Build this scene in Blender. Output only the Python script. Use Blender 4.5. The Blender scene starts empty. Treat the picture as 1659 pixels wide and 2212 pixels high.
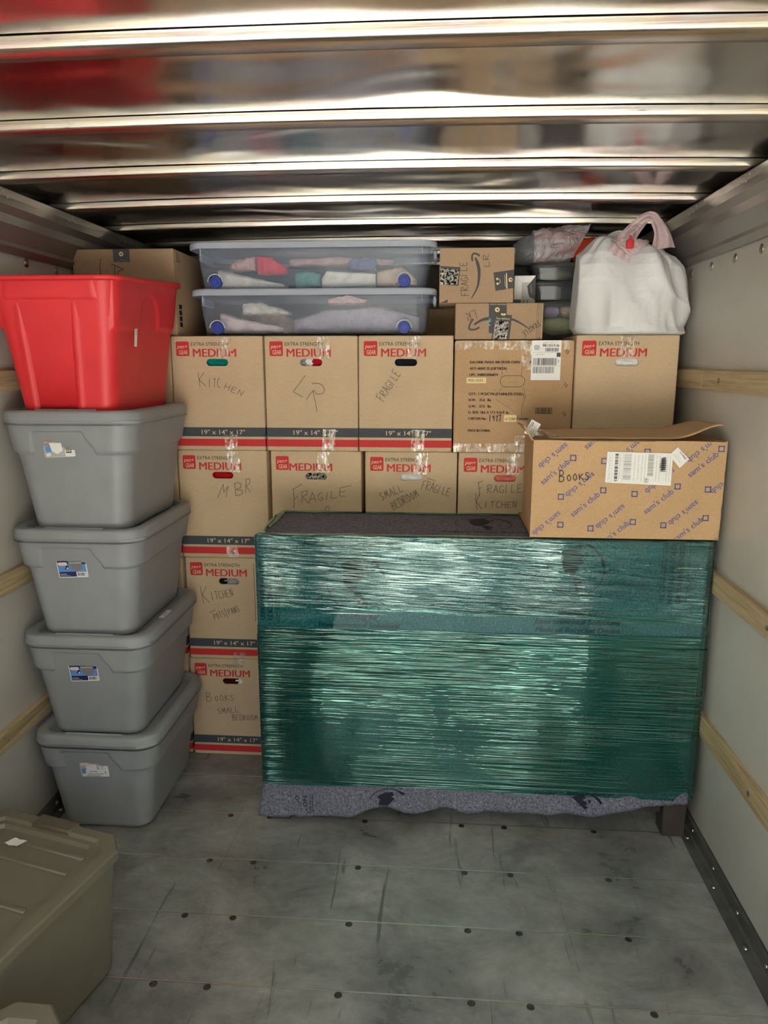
import bpy, math, random
from math import sin, cos, pi, radians, sqrt, atan2
from mathutils import Vector, Matrix, noise
from mathutils.geometry import delaunay_2d_cdt

random.seed(7)
C = bpy.context.scene
COL = C.collection

# ------------------------------------------------------------------ camera, world, exposure
W_, H_, F_ = 1659, 2212, 1577.6
cam_d = bpy.data.cameras.new('camera')
cam_d.sensor_fit = 'VERTICAL'
cam_d.sensor_height = 24.0
cam_d.lens = 24.0 * F_ / H_
cam_d.clip_start = 0.02
cam_d.clip_end = 300
cam = bpy.data.objects.new('camera', cam_d)
COL.objects.link(cam)
cam.location = (0, 0, 1.6326)
cam.rotation_euler = (pi / 2 - 0.2026, 0, 0.0726)
C.camera = cam

world = bpy.data.worlds.new('overcast_sky')
C.world = world
world.use_nodes = True
wt = world.node_tree
wt.nodes.clear()
wo = wt.nodes.new('ShaderNodeOutputWorld')
wb = wt.nodes.new('ShaderNodeBackground')
wr = wt.nodes.new('ShaderNodeValToRGB')
wx = wt.nodes.new('ShaderNodeSeparateXYZ')
wc = wt.nodes.new('ShaderNodeTexCoord')
wt.links.new(wc.outputs['Generated'], wx.inputs[0])
wt.links.new(wx.outputs['Z'], wr.inputs[0])
wr.color_ramp.elements[0].position = 0.0
wr.color_ramp.elements[0].color = (1.0, 0.985, 0.95, 1)
wr.color_ramp.elements[1].position = 0.8
wr.color_ramp.elements[1].color = (0.80, 0.88, 1.0, 1)
wt.links.new(wr.outputs[0], wb.inputs['Color'])
wb.inputs['Strength'].default_value = 3.2
wt.links.new(wb.outputs[0], wo.inputs[0])

sun_d = bpy.data.lights.new('sun', 'SUN')
sun_d.energy = 44.0
sun_d.angle = radians(1.0)
sun_d.color = (1.0, 0.965, 0.92)
sun = bpy.data.objects.new('sun', sun_d)
COL.objects.link(sun)
sun.rotation_euler = Vector((-0.55, -0.18, -0.80)).to_track_quat('-Z', 'Y').to_euler()

vs = C.view_settings
C.display_settings.display_device = 'sRGB'
vs.view_transform = 'Standard'
vs.look = 'None'
vs.gamma = 1.0
vs.use_curve_mapping = False
vs.exposure = 0.80
C.cycles.diffuse_bounces = 6
C.cycles.glossy_bounces = 6
C.cycles.transparent_max_bounces = 24
C.cycles.max_bounces = 14
C.cycles.use_denoising = True
C.cycles.sample_clamp_indirect = 12.0

# ------------------------------------------------------------------ helpers: properties
def tag(o, label=None, cat=None, group=None, kind=None):
    if label: o['label'] = label
    if cat: o['category'] = cat
    if group: o['group'] = group
    if kind: o['kind'] = kind
    return o

def empty(name, loc, rz=0.0, label=None, cat=None, group=None):
    o = bpy.data.objects.new(name, None)
    COL.objects.link(o)
    o.location = loc
    o.rotation_euler = (0, 0, rz)
    o.empty_display_size = 0.05
    return tag(o, label, cat, group)

def link(name, me, parent=None, loc=(0, 0, 0), rot=(0, 0, 0)):
    o = bpy.data.objects.new(name, me)
    COL.objects.link(o)
    o.location = loc
    o.rotation_euler = rot
    if parent: o.parent = parent
    return o

# ------------------------------------------------------------------ helpers: materials
def srgb(r, g, b):
    def f(c):
        c /= 255.0
        return c / 12.92 if c <= 0.04045 else ((c + 0.055) / 1.055) ** 2.4
    return (f(r), f(g), f(b), 1.0)

class NT:
    def __init__(s, name):
        s.m = bpy.data.materials.new(name)
        s.m.use_nodes = True
        s.t = s.m.node_tree
        s.t.nodes.clear()
        s.out = s.t.nodes.new('ShaderNodeOutputMaterial')
    def n(s, kind, **kw):
        nd = s.t.nodes.new('ShaderNode' + kind)
        for k, v in kw.items():
            if k in nd.inputs: nd.inputs[k].default_value = v
            else: setattr(nd, k, v)
        return nd
    def l(s, a, b): s.t.links.new(a, b)
    world = False   # True: texture laid out over the whole floor, not per plank
    def coord(s, scale=(1, 1, 1), rot=(0, 0, 0)):
        c = s.n('NewGeometry') if s.world else s.n('TexCoord'); m = s.n('Mapping')
        s.l(c.outputs['Position' if s.world else 'Object'], m.inputs['Vector'])
        if any(rot):      # turn first, then stretch
            m.inputs['Rotation'].default_value = rot
            m2 = s.n('Mapping'); s.l(m.outputs[0], m2.inputs['Vector']); m = m2
        m.inputs['Scale'].default_value = scale
        return m.outputs[0]
    def noise(s, scale=(1, 1, 1), freq=1.0, detail=3.0, rough=0.5, rot=(0, 0, 0), dist=0.0):
        nd = s.n('TexNoise')
        s.l(s.coord(scale, rot), nd.inputs['Vector'])
        nd.inputs['Scale'].default_value = freq
        nd.inputs['Detail'].default_value = detail
        nd.inputs['Roughness'].default_value = rough
        nd.inputs['Distortion'].default_value = dist
        return nd.outputs[0]
    def ramp(s, fac, stops):
        r = s.n('ValToRGB')
        e = r.color_ramp.elements
        while len(e) < len(stops): e.new(0.5)
        for i, (p, c) in enumerate(stops):
            e[i].position = p
            e[i].color = c if len(c) == 4 else (c[0], c[1], c[2], 1)
        s.l(fac, r.inputs[0])
        return r.outputs[0]
    def mixc(s, fac, a, b, mode='MIX'):
        m = s.n('MixRGB', blend_type=mode)
        for sock, v in ((m.inputs[0], fac), (m.inputs[1], a), (m.inputs[2], b)):
            if hasattr(v, 'is_output'): s.l(v, sock)
            elif isinstance(v, (int, float)): sock.default_value = v
            else: sock.default_value = v if len(v) == 4 else (v[0], v[1], v[2], 1)
        return m.outputs[0]
    def bump(s, h, dist=0.002, strength=1.0, normal=None):
        b = s.n('Bump')
        b.inputs['Strength'].default_value = strength
        b.inputs['Distance'].default_value = dist
        s.l(h, b.inputs['Height'])
        if normal: s.l(normal, b.inputs['Normal'])
        return b.outputs[0]
    def principled(s, color, rough=0.6, metal=0.0, normal=None, spec=0.5, **kw):
        p = s.n('BsdfPrincipled')
        for k, v in (('Base Color', color), ('Roughness', rough), ('Metallic', metal), ('Specular IOR Level', spec)):
            if hasattr(v, 'is_output'): s.l(v, p.inputs[k])
            else: p.inputs[k].default_value = v
        for k, v in kw.items(): p.inputs[k].default_value = v
        if normal: s.l(normal, p.inputs['Normal'])
        return p
    def done(s, sh):
        s.l(sh.outputs[0] if hasattr(sh, 'outputs') else sh, s.out.inputs[0])
        return s.m

M = {}
def plain(name, col, rough=0.6, metal=0.0, var=0.0, freq=40.0, bumpd=0.0, spec=0.5):
    t = NT(name)
    c = col if len(col) == 4 else (*col, 1)
    if var > 0:
        nz = t.noise(freq=freq, detail=4)
        lo = tuple(x * (1 - var) for x in c[:3]); hi = tuple(min(1, x * (1 + var)) for x in c[:3])
        cc = t.ramp(nz, [(0.3, lo), (0.7, hi)])
    else: cc = c
    nrm = t.bump(t.noise(freq=freq * 6, detail=2), bumpd) if bumpd else None
    M[name] = t.done(t.principled(cc, rough, metal, nrm, spec))
    return M[name]

def cardboard(name, col, freq=1.0, corr=True):
    t = NT(name)
    big = t.noise(freq=6 * freq, detail=5, rough=0.6)
    fine = t.noise(scale=(1, 1, 0.25), freq=420, detail=2)
    c = t.ramp(big, [(0.3, tuple(x * 0.93 for x in col[:3])), (0.7, tuple(x * 1.05 for x in col[:3]))])
    c = t.mixc(0.16, c, t.ramp(fine, [(0.3, (0.1, 0.07, 0.04)), (0.7, (0.8, 0.66, 0.45))]), 'OVERLAY')
    w = t.noise(scale=(150, 150, 1.2), freq=1.0, detail=1)
    nrm = t.bump(w, 0.0006 if corr else 0.0003, 0.6)
    M[name] = t.done(t.principled(c, 0.82, 0, nrm, 0.25))

cardboard('cardboard_tan', srgb(194, 174, 147))
cardboard('cardboard_kraft', srgb(183, 153, 119))
cardboard('cardboard_mail', srgb(167, 143, 118))
cardboard('cardboard_box', srgb(188, 158, 122))
plain('ink_red', srgb(190, 40, 45), 0.7, var=0.1, freq=200)
plain('ink_band', srgb(62, 68, 76), 0.75, var=0.08, freq=200)
plain('ink_black', srgb(52, 46, 42), 0.75)
plain('ink_marker', srgb(45, 38, 34), 0.6)
plain('ink_cream', srgb(215, 196, 160), 0.7)
plain('ink_blue', srgb(84, 94, 150), 0.75)
plain('ink_navy', srgb(28, 28, 48), 0.85)
plain('paper_white', srgb(228, 228, 226), 0.6, var=0.02)
plain('paper_cream', srgb(226, 205, 150), 0.7)
plain('print_grey', srgb(120, 120, 122), 0.7)
plain('print_silver', srgb(176, 178, 178), 0.55)
plain('print_navy', srgb(20, 32, 92), 0.5)
plain('print_sky', srgb(96, 140, 205), 0.5)
plain('print_pink', srgb(205, 70, 80), 0.5)
plain('print_aqua', srgb(90, 190, 215), 0.5)
plain('tape_black', srgb(48, 47, 48), 0.35)

def plastic(name, col, rough=0.42, orange=0.00025):
    t = NT(name)
    c = t.ramp(t.noise(freq=9, detail=4), [(0.3, tuple(x * 0.94 for x in col[:3])), (0.7, tuple(min(1, x * 1.05) for x in col[:3]))])
    scuff = t.ramp(t.noise(scale=(30, 6, 60), freq=1.0, detail=6, rough=0.7), [(0.66, (0, 0, 0)), (0.82, (1, 1, 1))])
    c = t.mixc(t.mixc(1.0, scuff, (0.16, 0.16, 0.16), 'MULTIPLY'), c, tuple(min(1, x * 1.5 + 0.05) for x in col[:3]))
    nrm = t.bump(t.noise(freq=700, detail=2), orange)
    M[name] = t.done(t.principled(c, rough, 0, nrm, 0.5))
plastic('tote_grey', srgb(140, 144, 147), 0.45)
plastic('tote_red', srgb(212, 44, 50), 0.46)
plastic('tote_olive', srgb(112, 109, 92), 0.5)
plastic('latch_brown', srgb(96, 86, 72), 0.5)
plain('wheel_blue', srgb(34, 56, 150), 0.35)

def clear_plastic(name, tint, haze, fac, rough=0.15):
    t = NT(name)
    tr = t.n('BsdfTransparent'); tr.inputs[0].default_value = (*tint, 1)
    df = t.principled((*haze, 1), rough, 0, t.bump(t.noise(freq=7, detail=2), 0.004), 0.6)
    mx = t.n('MixShader'); mx.inputs[0].default_value = fac
    t.l(tr.outputs[0], mx.inputs[1]); t.l(df.outputs[0], mx.inputs[2])
    M[name] = t.done(mx)
clear_plastic('bin_clear', (0.95, 0.965, 0.985), (0.58, 0.66, 0.80), 0.11)
clear_plastic('bin_lid', (0.9, 0.93, 0.97), (0.70, 0.77, 0.90), 0.5, 0.3)
clear_plastic('food_clear', (0.92, 0.93, 0.93), (0.5, 0.52, 0.53), 0.12, 0.08)
clear_plastic('smoke_lid', (0.66, 0.69, 0.70), (0.16, 0.17, 0.18), 0.28, 0.1)

def tape_clear():
    t = NT('tape_clear')
    tr = t.n('BsdfTransparent'); tr.inputs[0].default_value = (0.97, 0.95, 0.9, 1)
    nz = t.noise(scale=(60, 60, 14), freq=1.0, detail=4, rough=0.65, dist=1.5)
    nrm = t.bump(nz, 0.006)
    gl = t.n('BsdfGlossy'); gl.inputs['Roughness'].default_value = 0.12
    gl.inputs['Color'].default_value = (1, 0.98, 0.94, 1)
    t.l(nrm, gl.inputs['Normal'])
    df = t.n('BsdfDiffuse'); df.inputs[0].default_value = (0.8, 0.76, 0.68, 1)
    m0 = t.n('MixShader'); m0.inputs[0].default_value = 0.45
    t.l(gl.outputs[0], m0.inputs[1]); t.l(df.outputs[0], m0.inputs[2])
    mx = t.n('MixShader')
    f = t.ramp(t.noise(scale=(45, 45, 30), freq=1.0, detail=5, rough=0.7), [(0.42, (0.05, 0.05, 0.05)), (0.66, (0.6, 0.6, 0.6))])
    t.l(f, mx.inputs[0])
    t.l(tr.outputs[0], mx.inputs[1]); t.l(m0.outputs[0], mx.inputs[2])
    M['tape_clear'] = t.done(mx)
tape_clear()

def foil():
    t = NT('foil')
    nrm = t.bump(t.noise(freq=95, detail=3, rough=0.6, dist=1.0), 0.02)
    c = t.ramp(t.noise(freq=120, detail=2), [(0.42, (0.02, 0.02, 0.02)), (0.52, (0.9, 0.88, 0.82))])
    M['foil'] = t.done(t.principled(c, 0.25, 0.6, nrm))
foil()

def film(name, T, bright, tilt, freq, haze, amp_k=1.0):
    t = NT(name)
    tr = t.n('BsdfTransparent'); tr.inputs[0].default_value = (*T, 1)
    df = t.n('BsdfDiffuse'); df.inputs[0].default_value = (0.0, 0.27, 0.22, 1)
    m0 = t.n('MixShader'); m0.inputs[0].default_value = haze
    t.l(tr.outputs[0], m0.inputs[1]); t.l(df.outputs[0], m0.inputs[2])
    # taut horizontal wrinkles: sharp ridges, long in x and y, short in z, two families at a small angle
    def ridge(sx, fz, ang, lo, hi):
        n = t.noise(scale=(sx, sx, fz), freq=1.0, detail=1.5, rough=0.4, rot=(0, radians(ang), 0))
        d = t.n('Math', operation='SUBTRACT'); t.l(n, d.inputs[0]); d.inputs[1].default_value = 0.5
        e = t.n('Math', operation='ABSOLUTE'); t.l(d.outputs[0], e.inputs[0])
        return t.ramp(e.outputs[0], [(0.0, (1, 1, 1)), (0.03, (0.72, 0.72, 0.72)), (0.14, (0, 0, 0))])
    a = ridge(0.95, freq, tilt, 0, 0)
    b = ridge(1.7, freq * 1.9, tilt * 0.35 + 0.5, 0, 0)
    s = t.mixc(0.4, a, b)
    amp = t.ramp(t.noise(scale=(2.4, 2.4, 3.2), freq=1.0, detail=2), [(0.36, (0.12, 0.12, 0.12)), (0.60, (1, 1, 1))])
    s = t.mixc(1.0, s, amp, 'MULTIPLY')
    slow = t.noise(scale=(3.0, 3.0, 1.2), freq=1.0, detail=1)
    nrm = t.bump(s, 0.0052 * amp_k, 1.0, t.bump(slow, 0.055 * min(1, amp_k * 8)))
    gl = t.n('BsdfGlossy'); gl.inputs['Roughness'].default_value = 0.045
    gl.inputs['Color'].default_value = (*bright, 1)
    t.l(nrm, gl.inputs['Normal'])
    lw = t.n('Fresnel'); lw.inputs['IOR'].default_value = 1.5
    t.l(nrm, lw.inputs['Normal'])
    mu = t.n('Math', operation='MULTIPLY_ADD'); t.l(lw.outputs[0], mu.inputs[0])
    mu.inputs[1].default_value = 1.7; mu.inputs[2].default_value = 0.03
    mx = t.n('MixShader')
    t.l(mu.outputs[0], mx.inputs[0]); t.l(m0.outputs[0], mx.inputs[1]); t.l(gl.outputs[0], mx.inputs[2])
    M[name] = t.done(mx)
film('film_light', (0.33, 0.84, 0.78), (0.78, 1.0, 0.95), -4.0, 62, 0.03)
film('film_calm', (0.40, 0.87, 0.83), (0.86, 1.0, 0.96), -0.5, 40, 0.05, 0.03)
film('film_deep', (0.19, 0.72, 0.65), (0.70, 1.0, 0.92), -1.3, 58, 0.035)

def metal_roof():
    t = NT('roof_metal')
    big = t.noise(scale=(1.4, 2.2, 1), freq=1.3, detail=1, rough=0.3, dist=0.8)
    n1 = t.bump(big, 0.016)
    r = t.ramp(t.noise(scale=(3, 9, 3), freq=1.0, detail=4), [(0.3, (0.15,) * 3), (0.7, (0.19,) * 3)])
    M['roof_metal'] = t.done(t.principled((0.56, 0.55, 0.53, 1), r, 1.0, n1))
metal_roof()
def metal_bow():
    t = NT('bow_metal')
    irid = t.ramp(t.noise(scale=(3.5, 30, 30), freq=1.0, detail=3), [(0.35, (0.62, 0.61, 0.58)), (0.5, (0.68, 0.62, 0.50)), (0.58, (0.62, 0.51, 0.48)), (0.66, (0.62, 0.61, 0.59))])
    dirt = t.ramp(t.noise(scale=(14, 60, 60), freq=1.0, detail=6, rough=0.7), [(0.60, (1, 1, 1)), (0.75, (0.5, 0.48, 0.45))])
    c = t.mixc(1.0, irid, dirt, 'MULTIPLY')
    n2 = t.bump(t.noise(scale=(2, 80, 80), freq=1.0, detail=3), 0.0008)
    M['bow_metal'] = t.done(t.principled(c, 0.27, 1.0, n2))
metal_bow()
plain('sealant_black', srgb(14, 13, 12), 0.9, spec=0.0)
plain('rail_metal', srgb(150, 146, 140), 0.42, 0.75, var=0.06, freq=6)
plain('steel', srgb(190, 188, 182), 0.28, 1.0)
plain('steel_dark', srgb(96, 92, 86), 0.4, 0.8)
plain('floor_rail', srgb(92, 92, 86), 0.5, 0.35, var=0.25, freq=14, bumpd=0.0004)
plain('joint_metal', srgb(214, 208, 196), 0.35, 0.9)

def wall_mat():
    t = NT('wall_panel')
    c = t.ramp(t.noise(scale=(1, 1.2, 1.2), freq=1.4, detail=5, rough=0.6), [(0.3, srgb(186, 183, 175)), (0.7, srgb(199, 197, 190))])
    sc = t.ramp(t.noise(scale=(1, 5, 90), freq=1.0, detail=5, rough=0.65), [(0.66, (0, 0, 0)), (0.76, (0.5, 0.5, 0.5))])
    c = t.mixc(sc, c, srgb(218, 218, 214))
    sm = t.ramp(t.noise(scale=(1, 2, 7), freq=1.3, detail=6, rough=0.7), [(0.62, (0, 0, 0)), (0.85, (0.35, 0.35, 0.35))])
    c = t.mixc(sm, c, srgb(158, 154, 146))
    M['wall_panel'] = t.done(t.principled(c, 0.36, 0, t.bump(t.noise(freq=180, detail=2), 0.0003), 0.5))
wall_mat()
def wood_mat():
    t = NT('slat_wood')
    g = t.noise(scale=(60, 2.2, 60), freq=1.0, detail=5, rough=0.6, dist=1.2)
    c = t.ramp(g, [(0.25, srgb(146, 126, 92)), (0.5, srgb(178, 160, 124)), (0.75, srgb(198, 182, 150))])
    kn = t.ramp(t.noise(scale=(9, 3.0, 9), freq=1.0, detail=5, rough=0.75), [(0.66, (0, 0, 0)), (0.78, (0.75, 0.75, 0.75))])
    c = t.mixc(kn, c, srgb(92, 76, 56))
    M['slat_wood'] = t.done(t.principled(c, 0.75, 0, t.bump(g, 0.002), 0.3))
wood_mat()
def floor_mat():
    t = NT('floor_plank_paint'); t.world = True
    a = t.noise(scale=(2.6, 3.4, 3), freq=1.0, detail=9, rough=0.72, dist=0.4)
    c = t.ramp(a, [(0.30, srgb(88, 88, 84)), (0.46, srgb(126, 127, 122)), (0.58, srgb(148, 149, 143)), (0.74, srgb(178, 178, 171))])
    bl = t.ramp(t.noise(scale=(9, 14, 3), freq=1.0, detail=7, rough=0.75, dist=0.8), [(0.36, (0.62, 0.62, 0.60)), (0.6, (1, 1, 1))])
    c = t.mixc(0.5, c, bl, 'MULTIPLY')
    sc = t.ramp(t.noise(scale=(26, 1.6, 3), freq=1.0, detail=3, rough=0.6, dist=1.2), [(0.29, (0.7, 0.7, 0.7)), (0.35, (0, 0, 0))])
    c = t.mixc(sc, c, srgb(60, 58, 52))
    sp = t.ramp(t.noise(freq=48, detail=4, rough=0.8), [(0.24, (0.7, 0.7, 0.7)), (0.32, (0, 0, 0))])
    c = t.mixc(sp, c, srgb(44, 41, 38))
    r = t.ramp(a, [(0.3, (0.25,) * 3), (0.7, (0.40,) * 3)])
    M['floor_plank_paint'] = t.done(t.principled(c, r, 0.0, t.bump(t.noise(scale=(40, 160, 60), freq=1.0, detail=3), 0.0003), 0.6))
floor_mat()

def felt_mat():
    t = NT('blanket_felt')
    a = t.noise(freq=150, detail=4, rough=0.7)
    c = t.ramp(a, [(0.30, srgb(62, 64, 76)), (0.46, srgb(104, 107, 120)), (0.60, srgb(126, 129, 140)), (0.74, srgb(182, 182, 186))])
    b = t.ramp(t.noise(scale=(1.0, 1, 2.0), freq=210, detail=2, dist=2.0), [(0.62, (0, 0, 0)), (0.72, (0.6, 0.6, 0.6))])
    c = t.mixc(b, c, srgb(38, 40, 52))
    M['blanket_felt'] = t.done(t.principled(c, 0.95, 0, t.bump(a, 0.003), 0.1))
felt_mat()
plain('dresser_wood', srgb(62, 54, 48), 0.5, var=0.15, freq=25)

def bag_mat(name, col, stripe=None, see=0.25, crease=0.004, freq=14):
    t = NT(name)
    nz = t.noise(freq=freq, detail=4, rough=0.5, dist=1.2)
    d = t.n('Math', operation='SUBTRACT'); t.l(nz, d.inputs[0]); d.inputs[1].default_value = 0.5
    e = t.n('Math', operation='ABSOLUTE'); t.l(d.outputs[0], e.inputs[0])
    nrm = t.bump(e.outputs[0], crease * 6)
    c = (*col, 1)
    if stripe:
        w = t.noise(scale=(1.2, 16, 16), freq=1.0, detail=2, dist=0.4)
        c = t.mixc(t.ramp(w, [(0.46, (0, 0, 0)), (0.56, (1, 1, 1))]), c, (*stripe, 1))
    p = t.principled(c, 0.34, 0, nrm, 0.5)
    tl = t.n('BsdfTranslucent')
    if hasattr(c, 'is_output'): t.l(c, tl.inputs[0])
    else: tl.inputs[0].default_value = c
    m1 = t.n('MixShader'); m1.inputs[0].default_value = 0.25
    t.l(p.outputs[0], m1.inputs[1]); t.l(tl.outputs[0], m1.inputs[2])
    tr = t.n('BsdfTransparent'); tr.inputs[0].default_value = (0.9, 0.9, 0.9, 1)
    m2 = t.n('MixShader'); m2.inputs[0].default_value = see
    t.l(m1.outputs[0], m2.inputs[1]); t.l(tr.outputs[0], m2.inputs[2])
    M[name] = t.done(m2)
bag_mat('bag_white', (0.86, 0.88, 0.89), None, 0.03, 0.0012, 9)
bag_mat('bag_pink', (0.80, 0.62, 0.64), None, 0.22)
bag_mat('bag_striped', (0.72, 0.74, 0.77), (0.66, 0.46, 0.48), 0.28, 0.005, 22)
bag_mat('bubble_film', (0.42, 0.44, 0.47), None, 0.3, 0.006, 40)
plain('cloth_orange', srgb(190, 62, 22), 0.8, var=0.2, freq=60)

def cloth(name, col, freq=30):
    t = NT(name)
    f = t.noise(freq=freq, detail=4, rough=0.6, dist=0.6)
    c = t.ramp(f, [(0.3, tuple(x * 0.78 for x in col[:3])), (0.7, tuple(min(1, x * 1.1) for x in col[:3]))])
    M[name] = t.done(t.principled(c, 0.9, 0, t.bump(f, 0.006), 0.15))
for nm, cc in (('cloth_white', srgb(226, 222, 208)), ('cloth_teal', srgb(58, 92, 102)), ('cloth_green', srgb(92, 160, 150)), ('cloth_red', srgb(226, 66, 84)),
               ('cloth_rose', srgb(216, 178, 172)), ('cloth_blue', srgb(52, 70, 128)), ('cloth_sand', srgb(208, 184, 158)), ('cloth_lilac', srgb(176, 166, 178)),
               ('cloth_blush', srgb(224, 206, 204)), ('cloth_grey', srgb(104, 116, 128)), ('cloth_lime', srgb(218, 228, 172)), ('cloth_violet', srgb(184, 160, 210)),
               ('cloth_butter', srgb(222, 216, 160)), ('cloth_smoke', srgb(128, 120, 126)), ('fill_teal', srgb(0, 128, 118)), ('fill_red', srgb(176, 20, 30)), ('fill_black', srgb(26, 28, 38)),
               ('fill_white', srgb(236, 234, 236)), ('fill_coral', srgb(228, 124, 110)), ('fill_grey', srgb(150, 150, 150)), ('fill_maroon', srgb(70, 18, 16))):
    cloth(nm, cc)

# ------------------------------------------------------------------ helpers: mesh builder
class MB:
    def __init__(s): s.v = []; s.f = []; s.mi = []; s.sm = []
    def add(s, verts, faces, mi=0, smooth=False):
        o = len(s.v)
        s.v += [tuple(p) for p in verts]
        for f in faces:
            s.f.append([i + o for i in f]); s.mi.append(mi); s.sm.append(smooth)
        return o
    def loft(s, rings, mi=0, closed=True, cap0=True, cap1=True, smooth=True):
        n = len(rings[0]); vs_ = [p for r in rings for p in r]; fs = []
        for a in range(len(rings) - 1):
            for i in range(n if closed else n - 1):
                j = (i + 1) % n
                fs.append((a * n + i, a * n + j, (a + 1) * n + j, (a + 1) * n + i))
        o = s.add(vs_, fs, mi, smooth)
        if cap0: s.f.append([o + i for i in reversed(range(n))]); s.mi.append(mi); s.sm.append(False)
        if cap1: s.f.append([o + (len(rings) - 1) * n + i for i in range(n)]); s.mi.append(mi); s.sm.append(False)
        return o
    def box(s, x0, x1, y0, y1, z0, z1, mi=0):
        v = [(x, y, z) for z in (z0, z1) for y in (y0, y1) for x in (x0, x1)]
        s.add(v, [(0, 2, 3, 1), (4, 5, 7, 6), (0, 1, 5, 4), (2, 6, 7, 3), (0, 4, 6, 2), (1, 3, 7, 5)], mi)
    def rbox(s, x0, x1, y0, y1, z0, z1, r=0.004, mi=0, n=2, rv=None):
        rv = rv or r
        cx, cy, hx, hy = (x0 + x1) / 2, (y0 + y1) / 2, (x1 - x0) / 2, (y1 - y0) / 2
        rings = []
        for k in range(n + 1):
            a = k / n * pi / 2; d = r * (1 - sin(a))
            rings.append([(p[0], p[1], z0 + r * (1 - cos(a))) for p in rrect(cx, cy, hx - d, hy - d, max(rv - d, 1e-4), n)])
        for k in range(n, -1, -1):
            a = k / n * pi / 2; d = r * (1 - sin(a))
            rings.append([(p[0], p[1], z1 - r * (1 - cos(a))) for p in rrect(cx, cy, hx - d, hy - d, max(rv - d, 1e-4), n)])
        s.loft(rings, mi)
    def tube(s, pts, r, mi=0, n=8, caps=True):
        rings = []
        for i, p in enumerate(pts):
            p = Vector(p); a = Vector(pts[max(i - 1, 0)]); b = Vector(pts[min(i + 1, len(pts) - 1)])
            t = (b - a).normalized(); u = t.cross(Vector((0, 0, 1)))
            if u.length < 1e-3: u = Vector((1, 0, 0))
            u.normalize(); w = u.cross(t)
            rr = r[i] if isinstance(r, (list, tuple)) else r
            rings.append([p + u * cos(2 * pi * k / n) * rr + w * sin(2 * pi * k / n) * rr for k in range(n)])
        s.loft(rings, mi, cap0=caps, cap1=caps)
    def lathe(s, prof, axis='y', mi=0, n=20, c=(0, 0, 0)):
        rings = []
        for r, h in prof:
            ring = []
            for k in range(n):
                a = 2 * pi * k / n
                q = {'y': (r * cos(a), h, r * sin(a)), 'z': (r * cos(a), r * sin(a), h), 'x': (h, r * cos(a), r * sin(a))}[axis]
                ring.append((q[0] + c[0], q[1] + c[1], q[2] + c[2]))
            rings.append(ring)
        s.loft(rings, mi)
    def grid(s, fn, nu, nv, mi=0, smooth=True):
        v = [fn(i / nu, j / nv) for j in range(nv + 1) for i in range(nu + 1)]
        f = [(j * (nu + 1) + i, j * (nu + 1) + i + 1, (j + 1) * (nu + 1) + i + 1, (j + 1) * (nu + 1) + i) for j in range(nv) for i in range(nu)]
        s.add(v, f, mi, smooth)
    def mesh(s, name, mats):
        me = bpy.data.meshes.new(name)
        me.from_pydata(s.v, [], s.f)
        for m in (mats if isinstance(mats, (list, tuple)) else [mats]):
            me.materials.append(M[m] if isinstance(m, str) else m)
        me.polygons.foreach_set('material_index', s.mi)
        me.polygons.foreach_set('use_smooth', s.sm)
        me.update()
        return me
    def build(s, name, mats, parent=None, loc=(0, 0, 0), rot=(0, 0, 0), fix=True, sharp=40):
        me = s.mesh(name, mats)
        if fix:
            import bmesh
            bm = bmesh.new(); bm.from_mesh(me)
            bmesh.ops.recalc_face_normals(bm, faces=bm.faces)
            if sharp:
                for e in bm.edges:
                    if len(e.link_faces) == 2 and e.calc_face_angle(0) > radians(sharp): e.smooth = False
            bm.to_mesh(me); bm.free()
        return link(name, me, parent, loc, rot)

def rrect(cx, cy, hx, hy, r, n=3, per=0):
    pts = []
    r = min(r, hx, hy)
    cor = [(cx + hx - r, cy + hy - r, 0), (cx - hx + r, cy + hy - r, 90), (cx - hx + r, cy - hy + r, 180), (cx + hx - r, cy - hy + r, 270)]
    for x, y, a0 in cor:
        for k in range(n + 1):
            a = radians(a0 + 90 * k / n)
            pts.append((x + r * cos(a), y + r * sin(a)))
    if per:
        out = []
        for i, p in enumerate(pts):
            q = pts[(i + 1) % len(pts)]
            d = sqrt((q[0] - p[0]) ** 2 + (q[1] - p[1]) ** 2)
            m = max(1, int(d / per))
            out += [(p[0] + (q[0] - p[0]) * k / m, p[1] + (q[1] - p[1]) * k / m) for k in range(m)]
        pts = out
    return pts

def catmull(pts, k=5):
    if len(pts) < 3: return pts
    P = [pts[0]] + list(pts) + [pts[-1]]
    out = []
    for i in range(1, len(P) - 2):
        for j in range(k):
            t = j / k
            out.append(tuple(0.5 * (2 * b + (c - a) * t + (2 * a - 5 * b + 4 * c - d) * t * t + (3 * b - a - 3 * c + d) * t ** 3) for a, b, c, d in zip(P[i - 1], P[i], P[i + 1], P[i + 2])))
    out.append(tuple(pts[-1]))
    return out

# ------------------------------------------------------------------ helpers: lettering
_tc = {}
def text_geo(s, bold=0.0, shear=0.0):
    key = (s, bold, shear)
    if key not in _tc:
        cu = bpy.data.curves.new('lettering', 'FONT')
        cu.body = s; cu.size = 1.0; cu.offset = bold; cu.shear = shear
        cu.resolution_u = 3
        ob = bpy.data.objects.new('lettering', cu)
        COL.objects.link(ob)
        dg = bpy.context.evaluated_depsgraph_get()
        me = bpy.data.meshes.new_from_object(ob.evaluated_get(dg))
        v = [(p.co.x, p.co.y) for p in me.vertices]
        f = [list(p.vertices) for p in me.polygons]
        bpy.data.objects.remove(ob); bpy.data.curves.remove(cu); bpy.data.meshes.remove(me)
        x0 = min(p[0] for p in v); x1 = max(p[0] for p in v)
        _tc[key] = ([(p[0] - x0, p[1]) for p in v], f, x1 - x0)
    return _tc[key]
CAP = 0.727
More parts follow.
